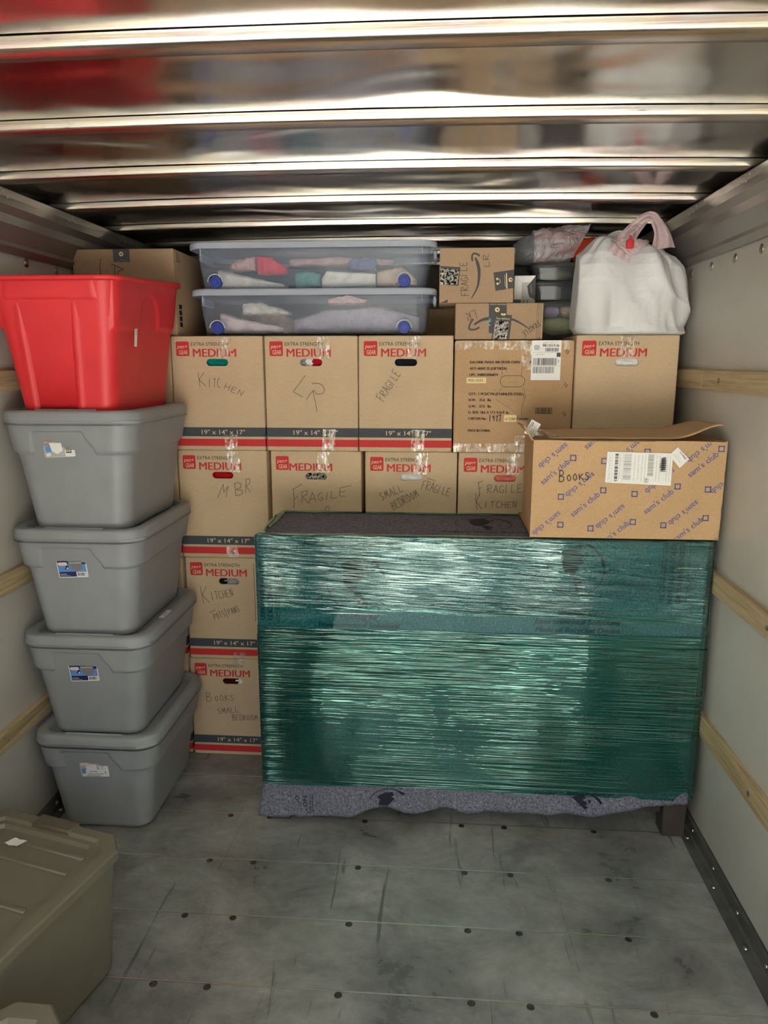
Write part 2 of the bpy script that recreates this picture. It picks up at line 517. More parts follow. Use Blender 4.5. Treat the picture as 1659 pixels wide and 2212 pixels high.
class Face:
    """writes flat print on a plane: o origin, u right, w up, n outward"""
    def __init__(s, mb, o, u, w, n, lift=0.0005):
        s.mb, s.o, s.u, s.w, s.n, s.lift = mb, Vector(o), Vector(u).normalized(), Vector(w).normalized(), Vector(n).normalized(), lift
    def p(s, x, z, k=1.0): return s.o + s.u * x + s.w * z + s.n * (s.lift * k)
    def poly(s, pts, mi, k=1.0): s.mb.add([s.p(x, z, k) for x, z in pts], [list(range(len(pts)))], mi)
    def rect(s, x0, z0, x1, z1, mi, k=1.0): s.poly([(x0, z0), (x1, z0), (x1, z1), (x0, z1)], mi, k)
    def rrect(s, x0, z0, x1, z1, r, mi, k=1.0): s.poly(rrect((x0 + x1) / 2, (z0 + z1) / 2, (x1 - x0) / 2, (z1 - z0) / 2, r, 4), mi, k)
    def text(s, t, x0, z0, width, cap, mi, ang=0.0, bold=0.0, shear=0.0, k=2.0):
        if bold > 0:
            e = bold * cap * 1.1
            for q in (-.5, .5): s.text(t, x0 + q * e * cos(ang), z0 + q * e * sin(ang), width, cap, mi, ang, 0, shear, k + .25 * (q > 0))
            return
        v, f, w = text_geo(t, 0, shear)
        sx = width / w if width else cap / CAP
        sz = cap / CAP
        ca, sa = cos(ang), sin(ang)
        s.mb.add([s.p(x0 + ca * a * sx - sa * b * sz, z0 + sa * a * sx + ca * b * sz, k) for a, b in v], f, mi)
    def stroke(s, pts, wd, mi, k=3.0, smooth=True):
        if not smooth and len(pts) > 2:
            for a, b in zip(pts, pts[1:]): s.stroke([a, b], wd, mi, k, False)
            return
        if smooth: pts = catmull(pts)
        L = []; R = []
        for i, p in enumerate(pts):
            a = pts[max(i - 1, 0)]; b = pts[min(i + 1, len(pts) - 1)]
            dx, dz = b[0] - a[0], b[1] - a[1]; d = sqrt(dx * dx + dz * dz) or 1
            nx, nz = -dz / d * wd / 2, dx / d * wd / 2
            L.append(s.p(p[0] + nx, p[1] + nz, k)); R.append(s.p(p[0] - nx, p[1] - nz, k))
        n = len(pts)
        s.mb.add(L + R, [(n + i, n + i + 1, i + 1, i) for i in range(n - 1)], mi)
    def bars(s, x0, z0, x1, z1, mi, vertical=True, step=0.0016, k=2.0, seed=1):
        rn = random.Random(seed); x = x0 if vertical else z0; e = x1 if vertical else z1
        while x < e:
            wd = step * rn.choice((0.5, 1, 1, 1.8))
            if vertical: s.rect(x, z0, min(x + wd, e), z1, mi, k)
            else: s.rect(x0, x, x1, min(x + wd, e), mi, k)
            x += wd + step * rn.choice((0.5, 0.8, 1.4))

PEN = {'A': [[(0, 0), (.33, 1), (.66, 0)], [(.12, .4), (.56, .42)]], 'B': [[(.08, 1), (0, 0)], [(.02, 1), (.45, .95), (.48, .65), (.06, .52), (.55, .42), (.5, .05), (0, 0)]],
       'C': [[(.6, .9), (.2, .95), (0, .45), (.2, .03), (.62, .08)]], 'D': [[(.05, 1), (0, 0)], [(-.05, 1), (.5, .85), (.6, .4), (.4, .05), (0, 0)]],
       'E': [[(.6, 1), (.05, .95), (0, .02), (.58, .04)], [(.03, .52), (.45, .55)]], 'F': [[(.05, .95), (0, -.08)], [(-.06, .93), (.66, 1.05)], [(.03, .5), (.42, .56)]],
       'G': [[(.58, .88), (.2, .95), (0, .45), (.2, .02), (.55, .12), (.56, .42), (.3, .4)]], 'H': [[(.05, 1), (0, 0)], [(.6, 1), (.52, 0)], [(.02, .48), (.55, .5)]],
       'I': [[(.12, 1), (.02, 0)]], 'K': [[(0, 1), (.06, 0)], [(.55, .98), (.04, .5), (.62, .02)]], 'L': [[(.06, 1), (0, .03), (.55, .06)]],
       'M': [[(0, 0), (.12, .95), (.3, .35), (.5, .98), (.6, 0)]], 'N': [[(0, 0), (.08, .95), (.48, .05), (.58, 1)]], 'O': [[(.3, .98), (.02, .6), (.2, .03), (.52, .35), (.32, .96)]],
       'P': [[(.06, 1), (0, -.05)], [(-.05, .95), (.5, .95), (.52, .62), (.04, .48)]], 'R': [[(.06, .98), (0, 0)], [(-.05, .95), (.5, .95), (.5, .62), (.06, .5), (.6, 0)]],
       'S': [[(.52, .92), (.2, .98), (.08, .72), (.46, .36), (.35, .04), (0, .06)]], 'T': [[(-.05, .97), (.62, 1.0)], [(.3, .98), (.24, 0)]], '/': [[(.2, 1.25), (.12, -.3)]],
       '1': [[(.2, 1), (.1, 0)]], '9': [[(.5, .7), (.2, .95), (.1, .62), (.45, .6), (.35, 0)]], '7': [[(0, .85), (.55, .95), (.25, -.1)]]}
WORDS = [('c14','K',-.9086,1.5389,-.8724,1.5407,.0608),('c14','ITC',-.8707,1.539,-.8222,1.5373,.0313),('c14','HEN',-.8134,1.5321,-.7374,1.501,.0227),
('c34','FRAGILE',-.2042,1.4872,-.1349,1.5936,.0328),('c33','SMALL',-.2104,1.1077,-.1202,1.1474,.0309),('c33','BEDROOM',-.1638,1.0696,-.0612,1.1268,.0311),('c33','FRAGILE',-.0579,1.1547,.0519,1.1254,.0342),
('c43','F',.1654,1.1341,.19,1.138,.0502),('c43','RAGILE',.1952,1.1408,.3316,1.1453,.0323),('c43','K',.1546,1.0761,.181,1.0783,.0596),('c43','ITCHEN',.188,1.0838,.3128,1.0856,.0253),
('c12','K',-.9383,.6713,-.9016,.6752,.0688),('c12','ITCHEN',-.8973,.6859,-.8066,.7069,.0334),('c12','POTS/PANS',-.8916,.6029,-.7835,.6433,.0280),
('c11','B',-.9443,.242,-.9145,.2452,.0418),('c11','OOKS',-.9086,.2454,-.8203,.2521,.025),('c11','SMALL',-.8981,.1872,-.8042,.199,.0252),('c11','BEDROOM',-.8374,.1606,-.7278,.1648,.0253),
('books','B',.3915,1.2571,.4124,1.2581,.0359),('books','OOKS',.4167,1.2597,.492,1.2665,.0224),('amz1','FRAGILE',.1068,1.8712,.099,1.9923,.026),('amz1','LR',.1811,1.9724,.1765,2.0187,.0208),
('amz2','LR',.1299,1.8204,.0914,1.8058,.0311),('amz2','FRAGILE',.3583,1.7800,.3020,1.7365,.020),('fryer','1977',.1943,1.4149,.2407,1.4169,.0224)]
STROKES = [('c24',[(-.4991,1.5826),(-.5462,1.5216),(-.5095,1.502)],0),('c24',[(-.4706,1.5266),(-.4567,1.4479)],0),('c24',[(-.4739,1.5532),(-.4462,1.5523),(-.4283,1.536),(-.4324,1.5173),(-.4564,1.5135),(-.4691,1.5266),(-.4977,1.4912)],1),
('c13',[(-.858,1.1084),(-.8329,1.1637),(-.8319,1.1313),(-.8132,1.1565),(-.8252,1.1103)],0),('c13',[(-.7877,1.1668),(-.7847,1.1194)],0),('c13',[(-.7877,1.1668),(-.7676,1.1695),(-.7633,1.1521),(-.7837,1.1429),(-.7588,1.1397),(-.7619,1.1247),(-.7848,1.1179)],1),
('c13',[(-.7442,1.1299),(-.7421,1.1847)],0),('c13',[(-.7421,1.1847),(-.727,1.1873),(-.7262,1.17),(-.7416,1.1574),(-.7256,1.1326)],0),
('c23',[(-.5546,1.1473),(-.554,1.0725),(-.5588,1.0799)],0),('c23',[(-.5611,1.1447),(-.522,1.1675)],0),('c23',[(-.5531,1.1075),(-.538,1.1201)],0),('c23',[(-.5203,1.1353),(-.5237,1.0929)],0),
('c23',[(-.5277,1.1352),(-.5004,1.143),(-.5031,1.1281),(-.5192,1.1179),(-.4989,1.0932)],0),('c23',[(-.4965,1.0908),(-.4808,1.1358),(-.4667,1.0987)],0),('c23',[(-.4897,1.1083),(-.4714,1.1111)],0),
('c23',[(-.4389,1.1339),(-.4537,1.1312),(-.459,1.1137),(-.4493,1.1039),(-.4392,1.114),(-.4491,1.1164)],1),('c23',[(-.4216,1.1366),(-.4271,1.1042)],0),('c23',[(-.4068,1.1417),(-.4082,1.1119),(-.3826,1.1172)],0),
('c23',[(-.3281,1.1649),(-.3723,1.1545),(-.3751,1.1223),(-.3506,1.1216)],0),('c23',[(-.374,1.1372),(-.3528,1.1424)],0),('c23',[(-.4328,1.0567),(-.4275,1.0793),(-.4152,1.077),(-.4178,1.0644),(-.4278,1.0618)],1),
('c33',[(-.0367,1.197),(-.0041,1.1868)],0),('c12',[(-.9139,.6319),(-.8887,.646)],0),
('amz0',[(-1.2703,2.0127),(-1.2757,1.9855),(-1.2743,1.9517),(-1.2547,1.9524)],0),('amz0',[(-1.231,1.9935),(-1.1849,1.9741),(-1.2082,1.9659)],0),('amz0',[(-1.2181,1.9849),(-1.2207,1.9513)],0),('amz0',[(-1.2082,1.9659),(-1.2053,1.9448)],0)]

def writing(key, root, yf, width=0.0016, name='marker_writing'):
    """handwriting of one box face (face plane y = yf), parented to its box"""
    mb = MB(); ox, oy, oz = root.location
    fc = Face(mb, (-ox, yf - oy, -oz), (1, 0, 0), (0, 0, 1), (0, -1, 0))
    for k, t, x0, z0, x1, z1, h in WORDS:
        if k != key: continue
        n = len(t); dx, dz = (x1 - x0) / n, (z1 - z0) / n
        d = sqrt(dx * dx + dz * dz); a = atan2(dz, dx); ca, sa = cos(a), sin(a)
        for i, ch in enumerate(t):
            hh = h * (0.9 + 0.2 * random.random())
            for st in PEN[ch]:
                pts = [(x0 + dx * i + ca * px * d * 1.2 - sa * pz * hh, z0 + dz * i + sa * px * d * 1.2 + ca * pz * hh) for px, pz in st]
                fc.stroke(pts, width, 0, 3.0, ch in 'BCDGOPRS9')
    for k, pts, sm in STROKES:
        if k == key: fc.stroke(pts, width, 0, 3.0, bool(sm))
    if mb.v: return tag(mb.build(name, ['ink_marker'], root, fix=False), kind='stuff')

# ------------------------------------------------------------------ the setting: the truck box
XL, XR, Y0, Y1, ZT = -1.404, 0.924, -0.55, 4.7, 2.162
XM, HALF = (XL + XR) / 2, (XR - XL) / 2
def crown(x): return 0.014 * (1 - ((x - XM) / HALF) ** 2)

g = MB(); g.box(-25, 25, -40, 20, -0.95, -0.85)
plain('driveway_concrete', srgb(176, 172, 164), 0.9, var=0.12, freq=2)
tag(g.build('ground', 'driveway_concrete'), kind='structure')

tr_ = MB()                      # unseen row of trees, added to block low sky light and feed reflections
for k in range(26):
    a = -pi * .06 - pi * .88 * k / 25; R0 = 15 + 1.5 * noise.noise((k * 1.7, 0, 0)); hh = 6.0 + 1.4 * noise.noise((k * 2.3, 4, 0))
    cx, cy = R0 * cos(a), R0 * sin(a); rings = []
    for i in range(9):
        t = pi * i / 8
        rings.append([(cx + 1.9 * sin(t) * cos(2 * pi * j / 12) * (1 + .25 * noise.noise((i, j, k))), cy + 1.6 * sin(t) * sin(2 * pi * j / 12), -.85 + hh / 2 - hh / 2 * cos(t)) for j in range(12)])
    tr_.loft(rings)
plain('tree_leaves', srgb(86, 90, 76), 0.9, var=0.3, freq=1.5)
tag(tr_.build('sky_blocking_trees', 'tree_leaves', sharp=0), 'unseen row of trees added outside the truck to block low sky light', 'tree', kind='stuff')

fl = MB(); fl.box(XL - 0.06, XR + 0.06, Y0, Y1, -0.09, -0.024)
floor = tag(fl.build('floor', 'steel_dark'), kind='structure')
PL = 0.248
ys = [2.618 + PL * k for k in range(8, -14, -1)]
pm = MB(); pm.rbox(XL + 0.012, XR - 0.012, 0.0008, PL - 0.0030, -0.024, 0.0, 0.0012, n=1)
pmesh = None
for i, y in enumerate(ys):
    if y < Y0: continue
    t = MB(); hgt = 0.0006 * random.random()
    t.rbox(XL + 0.012, XR - 0.012, 0.0030, min(PL, Y1 - y) - 0.0008, -0.024, -hgt, 0.0012, n=1)
    o = t.build('floor_plank', 'floor_plank_paint', floor, (0, y, 0))
jm = MB(); jm.box(XL + 0.012, XR - 0.05, -0.0010, 0.0028, -0.02, 0.0004)
jme = jm.mesh('joint_strip', 'joint_metal')
for y in ys:
    if Y0 < y < 3.0: link('joint_strip', jme, floor, (0, y, 0))
sm_ = MB(); sm_.lathe([(0.0105, 0.0002), (0.0105, 0.0006), (0.0075, 0.0009), (0.006, -0.002), (0.0025, -0.0024)], 'z', n=14)
sme = sm_.mesh('floor_screw', 'steel_dark')
for y in ys:
    if not 1.2 < y < 2.6: continue
    for x in (-1.085, -0.738, -0.589, -0.239, 0.11, 0.26, 0.573):
        link('floor_screw', sme, floor, (x + random.uniform(-.003, .003), y - 0.0125, 0))

def wall(name, x, s):
    w = MB(); w.box(min(x, x - s * 0.05), max(x, x - s * 0.05), Y0, Y1, -0.09, 2.35)
    o = tag(w.build(name, 'steel_dark'), kind='structure')
    p = MB(); p.rbox(min(x - s * .001, x + s * 0.006), max(x - s * .001, x + s * 0.006), Y0 + .001, Y1, 0.0475, 1.981, 0.002)
    p.build('panel', 'wall_panel', o)
    return o
wl = wall('wall_left', XL - 0.006, 1)
wr_ = wall('wall_right', XR + 0.006, -1)
def slat(parent, xw, s, z, y0, y1, screws=()):
    m = MB(); r = 0.004
    pts = 40
    x_in = xw + s * 0.021; rings = []
    for k in range(pts + 1):
        y = y0 + (y1 - y0) * k / pts
        j = 0.0016 * noise.noise((y * 6, z * 10, s)); t0 = z - 0.034 + j; t1 = z + 0.034 + 0.0014 * noise.noise((y * 7, z * 4, 3))
        rings.append([(xw, y, t0), (x_in - s * r, y, t0), (x_in, y, t0 + r), (x_in, y, t1 - r), (x_in - s * r, y, t1), (xw, y, t1)])
    m.loft(rings, smooth=False)
    o = m.build('wooden_slat', 'slat_wood', parent)
    for y in screws:
        q = MB(); q.lathe([(0.0085, 0.0), (0.0085, 0.001), (0.006, 0.0032), (0.002, 0.0036)], 'x', n=12)
        q.build('screw', 'steel', o, (x_in, y, z), (0, 0, 0 if s > 0 else pi))
for z in (1.574, 0.926, 0.4226):
    slat(wl, XL, 1, z, Y0 + .01, Y1 - .1, (0.9, 1.5, 2.1, 2.7))
slat(wr_, XR, -1, 1.574, 2.623, Y1 - .1, (2.876,)); slat(wr_, XR, -1, 1.574, Y0 + .01, 2.615, (2.466, 1.8, 1.2))
slat(wr_, XR, -1, 0.924, Y0 + .01, Y1 - .1, (1.954, 1.4)); slat(wr_, XR, -1, 0.4226, Y0 + .01, Y1 - .1, (1.955, 1.4))

wbk = MB(); wbk.box(XL - .06, XR + .06, Y1, Y1 + .05, -.09, 2.35)
tag(wbk.build('wall_back', 'wall_panel'), kind='structure')

# frame of the rear door opening, behind the photographer
df = MB(); df.box(XL - .06, XR + .06, Y0 - .06, Y0 - .001, 1.956, 2.36); df.box(XL - .06, XL + .058, Y0 - .06, Y0 - .001, -.09, 1.955); df.box(XR - .058, XR + .06, Y0 - .06, Y0 - .001, -.09, 1.955)
tag(df.build('door_1', 'rail_metal'), kind='structure')

# roof sheet with roof bows
c_ = MB()
def sheet(u, v):
    x = XL - .05 + (XR - XL + .1) * u
    return (x, Y0 + (Y1 - Y0) * v, 2.185 + crown(x) + 0.0016 * noise.noise((x * 1.7, (Y0 + (Y1 - Y0) * v) * 2.2, 0)))
c_.grid(sheet, 60, 140)
top = MB(); top.box(XL - .06, XR + .06, Y0, Y1 + .05, 2.30, 2.36)
c_.add(top.v, top.f)
ceil = tag(c_.build('ceiling', 'roof_metal', fix=False), kind='structure')
for k in range(-4, 8):
    yf = 1.378 + 0.4345 * k
    if yf > Y1 - .1 or yf < Y0: continue
    b = MB(); rings = []
    for i in range(41):
        x = XL + .01 + (XR - XL - .02) * i / 40; c0 = crown(x)
        rings.append([(x, y, z + c0) for y, z in ((yf - .0020, 2.1832), (yf - .0004, 2.1660), (yf + .0012, 2.1632), (yf + .0045, 2.162), (yf + .0545, 2.162), (yf + .058, 2.1636), (yf + .066, 2.1865))])
    b.loft(rings, closed=False, cap0=False, cap1=False)
    b.build('roof_bow', 'bow_metal', ceil, fix=False)
    b = MB()
    b.loft([[(XL + .01 + (XR - XL - .02) * i / 40, y, z + crown(XL + .01 + (XR - XL - .02) * i / 40)) for y, z in ((yf - .0012, 2.1885), (yf - .0014, 2.1826), (yf + .002, 2.1826))] for i in range(41)], closed=False, cap0=False, cap1=False)
    b.build('sealant', 'sealant_black', ceil, fix=False)

PROF = [(2.1595, .064), (2.1595, .060), (2.136, .059), (2.111, .062), (2.088, .047), (2.059, .051), (2.010, .027), (1.996, .031), (1.978, .012), (1.978, 0.0)]
for nm, x, s in (('trim_1', XL, 1), ('trim_2', XR, -1)):
    r = MB()
    r.loft([[(x + s * a, y, z) for z, a in PROF] + [(x, y, 2.1595)] for y in (Y0 + .002, Y1 - .002)], smooth=False)
    ro = tag(r.build(nm, 'rail_metal', sharp=0), kind='structure')
    rv = MB(); rv.lathe([(0.0042, 0), (0.0035, 0.0016), (0.0015, 0.0022)], 'x', n=8)
    rvm = rv.mesh('rivet', 'steel')
    for k in range(0, 7):
        yf = 1.378 + 0.4345 * k
        for dy, dz in ((.0, .0), (.02, -.015), (.045, .0), (.065, -.015)):
            link('rivet', rvm, ro, (x + s * (.0595), yf + .02 + dy, 2.150 + dz), (0, 0, 0 if s > 0 else pi))
wa = MB(); wa.lathe([(0.0145, 0), (0.0145, 0.0018), (0.0095, 0.003), (0.0085, 0.0045), (0.004, 0.0058)], 'x', n=18)
wam = wa.mesh('wall_rivet', 'steel')
for y in (1.30, 1.50, 1.70, 1.90, 2.09, 2.286, 2.477, 2.68, 2.88): link('wall_rivet', wam, wr_, (XR, y, 1.952), (0, 0, pi))
for y in (1.30, 1.50, 1.70, 1.90, 2.10, 2.30, 2.509, 2.71, 2.91): link('wall_rivet', wam, wl, (XL, y, 1.962))

bo = MB(); bo.lathe([(0.0075, 0), (0.0072, 0.003), (0.0045, 0.0055), (0.001, 0.006)], 'z', n=12)
bom = bo.mesh('bolt', 'steel')
for nm, x, s in (('baseboard_left', XL, 1), ('baseboard_right', XR, -1)):
    r = MB(); P = [(0, .0006), (.050, .0006), (.050, .0045), (.022, .006), (.019, .010), (.014, .012), (.012, .046), (0.0, .046)]
    r.loft([[(x + s * a, y, z) for a, z in P] for y in (Y0 + .004, Y1 - .004)], smooth=False)
    bb = tag(r.build(nm, 'floor_rail', sharp=0), kind='structure')
    for k in range(-2, 9):
        link('bolt', bom, bb, (x + s * .032, 1.845 + .2465 * k, .0055))
        link('bolt', bom, bb, (x + s * .013, 1.76 + .1955 * k, .030), (0, s * pi / 2, 0))

# ------------------------------------------------------------------ moving cartons
CW, CH, CD = 0.3525, 0.4315, 0.483
def slot_pts(x0, x1, z0, z1, n=8):
    r = (z1 - z0) / 2; out = []
    for k in range(n + 1): a = -pi / 2 + pi * k / n; out.append((x1 - r + r * cos(a), z0 + r + r * sin(a)))
    for k in range(n + 1): a = pi / 2 + pi * k / n; out.append((x0 + r + r * cos(a), z0 + r + r * sin(a)))
    return out
def carton_body(w, d, h, slot=None, b=0.004, mi=0):
    """box along y, front face at y = 0, optional hand hole cut through the front"""
    mb = MB()
    def ring(y, ins): return [(p[0], y, p[1]) for p in rrect(0, h / 2, w / 2 - ins, h / 2 - ins, b * 1.2, 2)]
    rings = [ring(0, b), ring(b * .3, b * .3), ring(b, 0), ring(d - b, 0), ring(d - b * .3, b * .3), ring(d, b)]
    mb.loft(rings, cap0=slot is None)
    if slot:
        out = [(p[0], p[2]) for p in rings[0]]; hole = slot_pts(*slot)
        n, m = len(out), len(hole)
        V, E_, F2, _, _, _ = delaunay_2d_cdt([Vector(p) for p in out + hole], [(i, (i + 1) % n) for i in range(n)] + [(n + i, n + (i + 1) % m) for i in range(m)], [], 0, 1e-6)
        keep = []
        sx, sz = (slot[0] + slot[1]) / 2, (slot[2] + slot[3]) / 2; r = (slot[3] - slot[2]) / 2
        for f in F2:
            c = sum((V[i] for i in f), Vector((0, 0))) / len(f)
            dx = max(abs(c.x - sx) - ((slot[1] - slot[0]) / 2 - r), 0)
            if sqrt(dx * dx + (c.y - sz) ** 2) < r * 0.995: continue
            keep.append(f)
        mb.add([(p.x, 0, p.y) for p in V], keep)
        mb.loft([[(p[0], 0, p[1]) for p in hole], [(p[0], .006, p[1]) for p in hole]], cap0=False, cap1=False, smooth=False)
        mb.loft([[(p[0], .006, p[1]) for p in slot_pts(slot[0] - .01, slot[1] + .01, slot[2] - .01, slot[3] + .01)],
                 [(p[0], .05, p[1]) for p in slot_pts(slot[0] - .01, slot[1] + .01, slot[2] - .01, slot[3] + .01)]], cap0=False, cap1=True, smooth=False)
    return mb
SL = (-.041, .043, CH - .111, CH - .0845)
_body = {}
def body_mesh(w, slot, mat='cardboard_tan', d=CD, h=CH):
    k = (w, slot is None, mat, d, h)
    if k not in _body: _body[k] = carton_body(w, d, h, slot).mesh('carton_body', mat)
    return _body[k]
def print_parts():
    """the printed front of the moving carton: mark, three lines of wording, two bands"""
    T = CH; out = {}
    def new(): 
        mb = MB(); return mb, Face(mb, (-CW / 2, 0, 0), (1, 0, 0), (0, 0, 1), (0, -1, 0))
    mb, f = new(); f.rrect(.020, T - .074, .071, T - .020, .006, 0); f.text('pen+', .0245, T - .0455, .040, .0150, 1, 0, .0, .25); f.text('GEAR', .0310, T - .0680, .0340, .0165, 1, 0, .012)
    out['mark'] = mb.mesh('brand_mark', ['ink_red', 'ink_cream'])
    mb, f = new(); f.text('EXTRA STRENGTH', .0785, T - .0365, .1435, .0140, 0, 0, .006); out['extra'] = mb.mesh('printed_lettering', 'ink_black')
    mb, f = new(); f.text('MEDIUM', .0855, T - .0765, .1655, .0310, 0, 0, .06); out['medium'] = mb.mesh('printed_lettering', 'ink_red')
    mb, f = new(); f.text('19" x 14" x 17"', .1040, .0620, .170, .0180, 0, 0, .008); out['size'] = mb.mesh('printed_lettering', 'ink_cream')
    for nm, z0, z1, mt in (('dark', .0535, .0885, 'ink_band'), ('red', .0165, .0440, 'ink_red')):
        mb, f = new(); mb.loft([[(-CW / 2 - .0005, CD - .01, z), (-CW / 2 - .0005, .0, z), (-CW / 2 + .001, -.0005, z), (CW / 2 - .001, -.0005, z), (CW / 2 + .0005, .0, z), (CW / 2 + .0005, CD - .01, z)] for z in (z0, z1)], closed=False, cap0=False, cap1=False, smooth=False)
        out[nm] = mb.mesh('printed_band', mt)
    return out
PP = print_parts()
def print_on(r, extra=True, k=1.0):
    for key in ('mark', 'extra', 'medium', 'size', 'dark', 'red'):
        if key == 'extra' and not extra: continue
        nm = {'mark': 'brand_mark', 'dark': 'printed_band', 'red': 'printed_band'}.get(key, 'printed_lettering')
        o = link(nm, PP[key], r)
        if key in ('dark', 'red'): o.scale.x = k
        elif k != 1: o.location.x = -.006
        if key == 'medium' and not extra: o.location.x = -.012
        if key in ('extra', 'medium', 'size'): o['kind'] = 'stuff'
def tape_strip(w, x, z0, z1, over, mat='tape_clear', sd=0, skew=0.0):
    """a strip of tape stuck on the front face, wrapping `over` metres onto the top (+) or the bottom (-)"""
    mb = MB(); rn = random.Random(sd)
    path = [(-.0012, z0 + (z1 - z0) * k / 14) for k in range(15)]
    if over > 0: path += [(.001, z1 + .0001)] + [(.02 * k, z1 + .0003) for k in (.3, 1)]
    n = len(path)
    def fn(u, v):
        y, z = path[min(int(round(v * (n - 1))), n - 1)]
        rag = (.0025 * rn.uniform(-1, 1) if v == 0 else 0)
        return (x + (u - .5) * w + skew * (z - z0), y - .0006 * noise.noise((u * 9 + sd, z * 60, sd)), z + rag)
    mb.grid(fn, 10, n - 1)
    return mb, mat
def pane(mb_mat, root, name='packing_tape'):
    return mb_mat[0].build(name, mb_mat[1], root, fix=False)
def contents(root, kind, mats, slot=SL):
    """what shows through the hand hole"""
    mb = MB()
    k = len(mats)
    def fn(u, v): 
        return (slot[0] - .008 + (slot[1] - slot[0] + .016) * u, .018 + .012 * noise.noise((u * 3 + len(kind), v * 2, k)), slot[2] - .009 + (slot[3] - slot[2] + .018) * v)
    mb.grid(fn, 24, 6)
    if k > 1:
        for i in range(len(mb.f)):
            u = (i % 24) / 24
            mb.mi[i] = min(k - 1, int(u * k + .4 * noise.noise((i // 24 * .8, 3, k))))
    return mb.build(kind, mats, root, fix=False)

GROUP = 'brown moving cartons stacked across the truck'
XCOL = {0: (-1.3745, -1.3725, -1.3715, -1.3705), 1: (-1.010, -1.006, -1.012, -1.0135), 2: (-.645, -.645, -.643, -.6545), 3: (-.278, -.278, -.276, -.2985), 4: (.082, .082, .0815, None), 5: (.462, .462, .462, .500)}
LAB = {
 (1,4): ('brown moving carton marked KITCHEN with teal cloth in its hand hole', True, 'contents_cloth', ['fill_teal'], True),
 (2,4): ('brown moving carton marked LR, red and white in its hand hole', True, 'contents_cloth', ['fill_grey', 'fill_white', 'fill_red', 'fill_red'], True),
 (3,4): ('brown moving carton marked FRAGILE on a slant, directly under the clear bins', True, 'contents_cloth', ['fill_black'], True),
 (5,4): ('brown moving carton without handwriting under the white plastic bag', True, 'contents_cloth', ['fill_white'], True),
 (1,3): ('brown moving carton marked MBR with red in its hand hole', True, 'contents_cloth', ['fill_red'], True),
 (2,3): ('brown moving carton marked FRAGILE in large letters, foil showing in its hand hole', False, 'crumpled_foil', ['foil'], True),
 (3,3): ('brown moving carton marked SMALL BEDROOM FRAGILE, white in its hand hole', True, 'contents_cloth', ['fill_white'], True),
 (4,3): ('brown moving carton marked FRAGILE KITCHEN with coral cloth in its hand hole', True, 'contents_cloth', ['fill_coral'], True),
 (1,2): ('brown moving carton marked KITCHEN POTS/PANS, left of the green wrapped dresser', True, 'contents_cloth', ['fill_black', 'fill_grey', 'fill_grey'], True),
 (1,1): ('brown moving carton on the floor marked BOOKS SMALL BEDROOM', True, 'book_spines', ['fill_maroon', 'fill_maroon', 'fill_white'], True),
 (0,4): ('brown moving carton behind the red tote, only its right edge showing', True, 'contents_cloth', ['fill_black'], False),
 (0,3): ('brown moving carton behind the topmost grey tote, only its right edge showing', True, 'contents_cloth', ['fill_black'], False),
 (0,2): ('brown moving carton behind the third grey tote, only its right edge showing', True, 'contents_cloth', ['fill_black'], False),
 (0,1): ('brown moving carton on the floor behind the lowest grey totes', True, 'contents_cloth', ['fill_black'], False)}
cartons = {}
for (col, row), (lab, full, kind, mats, detail) in LAB.items():
    x = XCOL[col][row - 1]
    w = CW if (col, row) != (5, 4) else .367
    yf = 2.772 + (0.006 if col == 0 else 0) + random.uniform(0, .002)
    r = empty('moving_carton', (x + .00125 + w / 2, yf, .432 * (row - 1) + .001), 0, lab, 'box', GROUP)
    cartons[(col, row)] = r
    link('carton_body', body_mesh(w, SL), r)
    print_on(r, full, w / CW)
    contents(r, kind, mats)
# clear tape over the top and bottom edges, as far as each box shows it
TP = {(1,4): [(.03, 1, .085), (.04, 0, .06)], (2,4): [(.046, 1, .085), (.062, 0, .084)], (3,4): [(.028, 1, .085), (.046, 0, .084)], (5,4): [(-.004, 1, .086)],
      (1,3): [(.052, 1, .085), (.03, 0, .05)], (2,3): [(.028, 1, .082)], (3,3): [(.036, 1, .086)], (4,3): [(.028, 1, .082)], (1,2): [(.03, 0, .03)], (1,1): [(.03, 1, .03)]}
for k, L in TP.items():
    for x, top_, ln in L:
        r = cartons[k]
        pane(tape_strip(.049, x, CH - ln if top_ else .002, CH if top_ else ln, .02 if top_ else 0, sd=k[0] * 7 + k[1], skew=(-.15 if k == (1, 3) else .05)), r)
for (k, key) in (((1,4),'c14'), ((2,4),'c24'), ((3,4),'c34'), ((1,3),'c13'), ((2,3),'c23'), ((3,3),'c33'), ((4,3),'c43'), ((1,2),'c12'), ((1,1),'c11')):
    writing(key, cartons[k], 2.772)
# the rows that carry them, out of sight behind the dresser
pb = carton_body(CW, CD, CH).mesh('carton_body', 'cardboard_tan')
for col in (2, 3, 4, 5):
    for row in ((1, 2) if col < 5 else (1, 2, 3)):
        r = empty('moving_carton', (XCOL[col][row - 1] + CW / 2, 2.773, .432 * (row - 1) + .001), 0, 'brown carton behind the wrapped dresser, ' + ('lowest', 'second', 'third')[row - 1] + ' below ' + {2: 'the LR carton', 3: 'the SMALL BEDROOM carton', 4: 'the oven carton', 5: 'the white bag'}[col], 'box', GROUP)
        link('carton_body', pb, r); print_on(r)
# one more carton in the row behind, seen through the gap beside the clear bins
r = empty('moving_carton', (-.06, 3.30, 1.42), 0, 'brown carton in the rear row, seen in the gap beside the lower clear bin', 'box', GROUP)
link('carton_body', carton_body(.40, .45, .44).mesh('carton_body', 'cardboard_kraft'), r)
r2 = empty('moving_carton', (-.06, 3.30, .0), 0, 'tall brown carton on the floor in the rear row', 'box', GROUP)
link('carton_body', carton_body(.42, .45, 1.418).mesh('carton_body', 'cardboard_kraft'), r2)

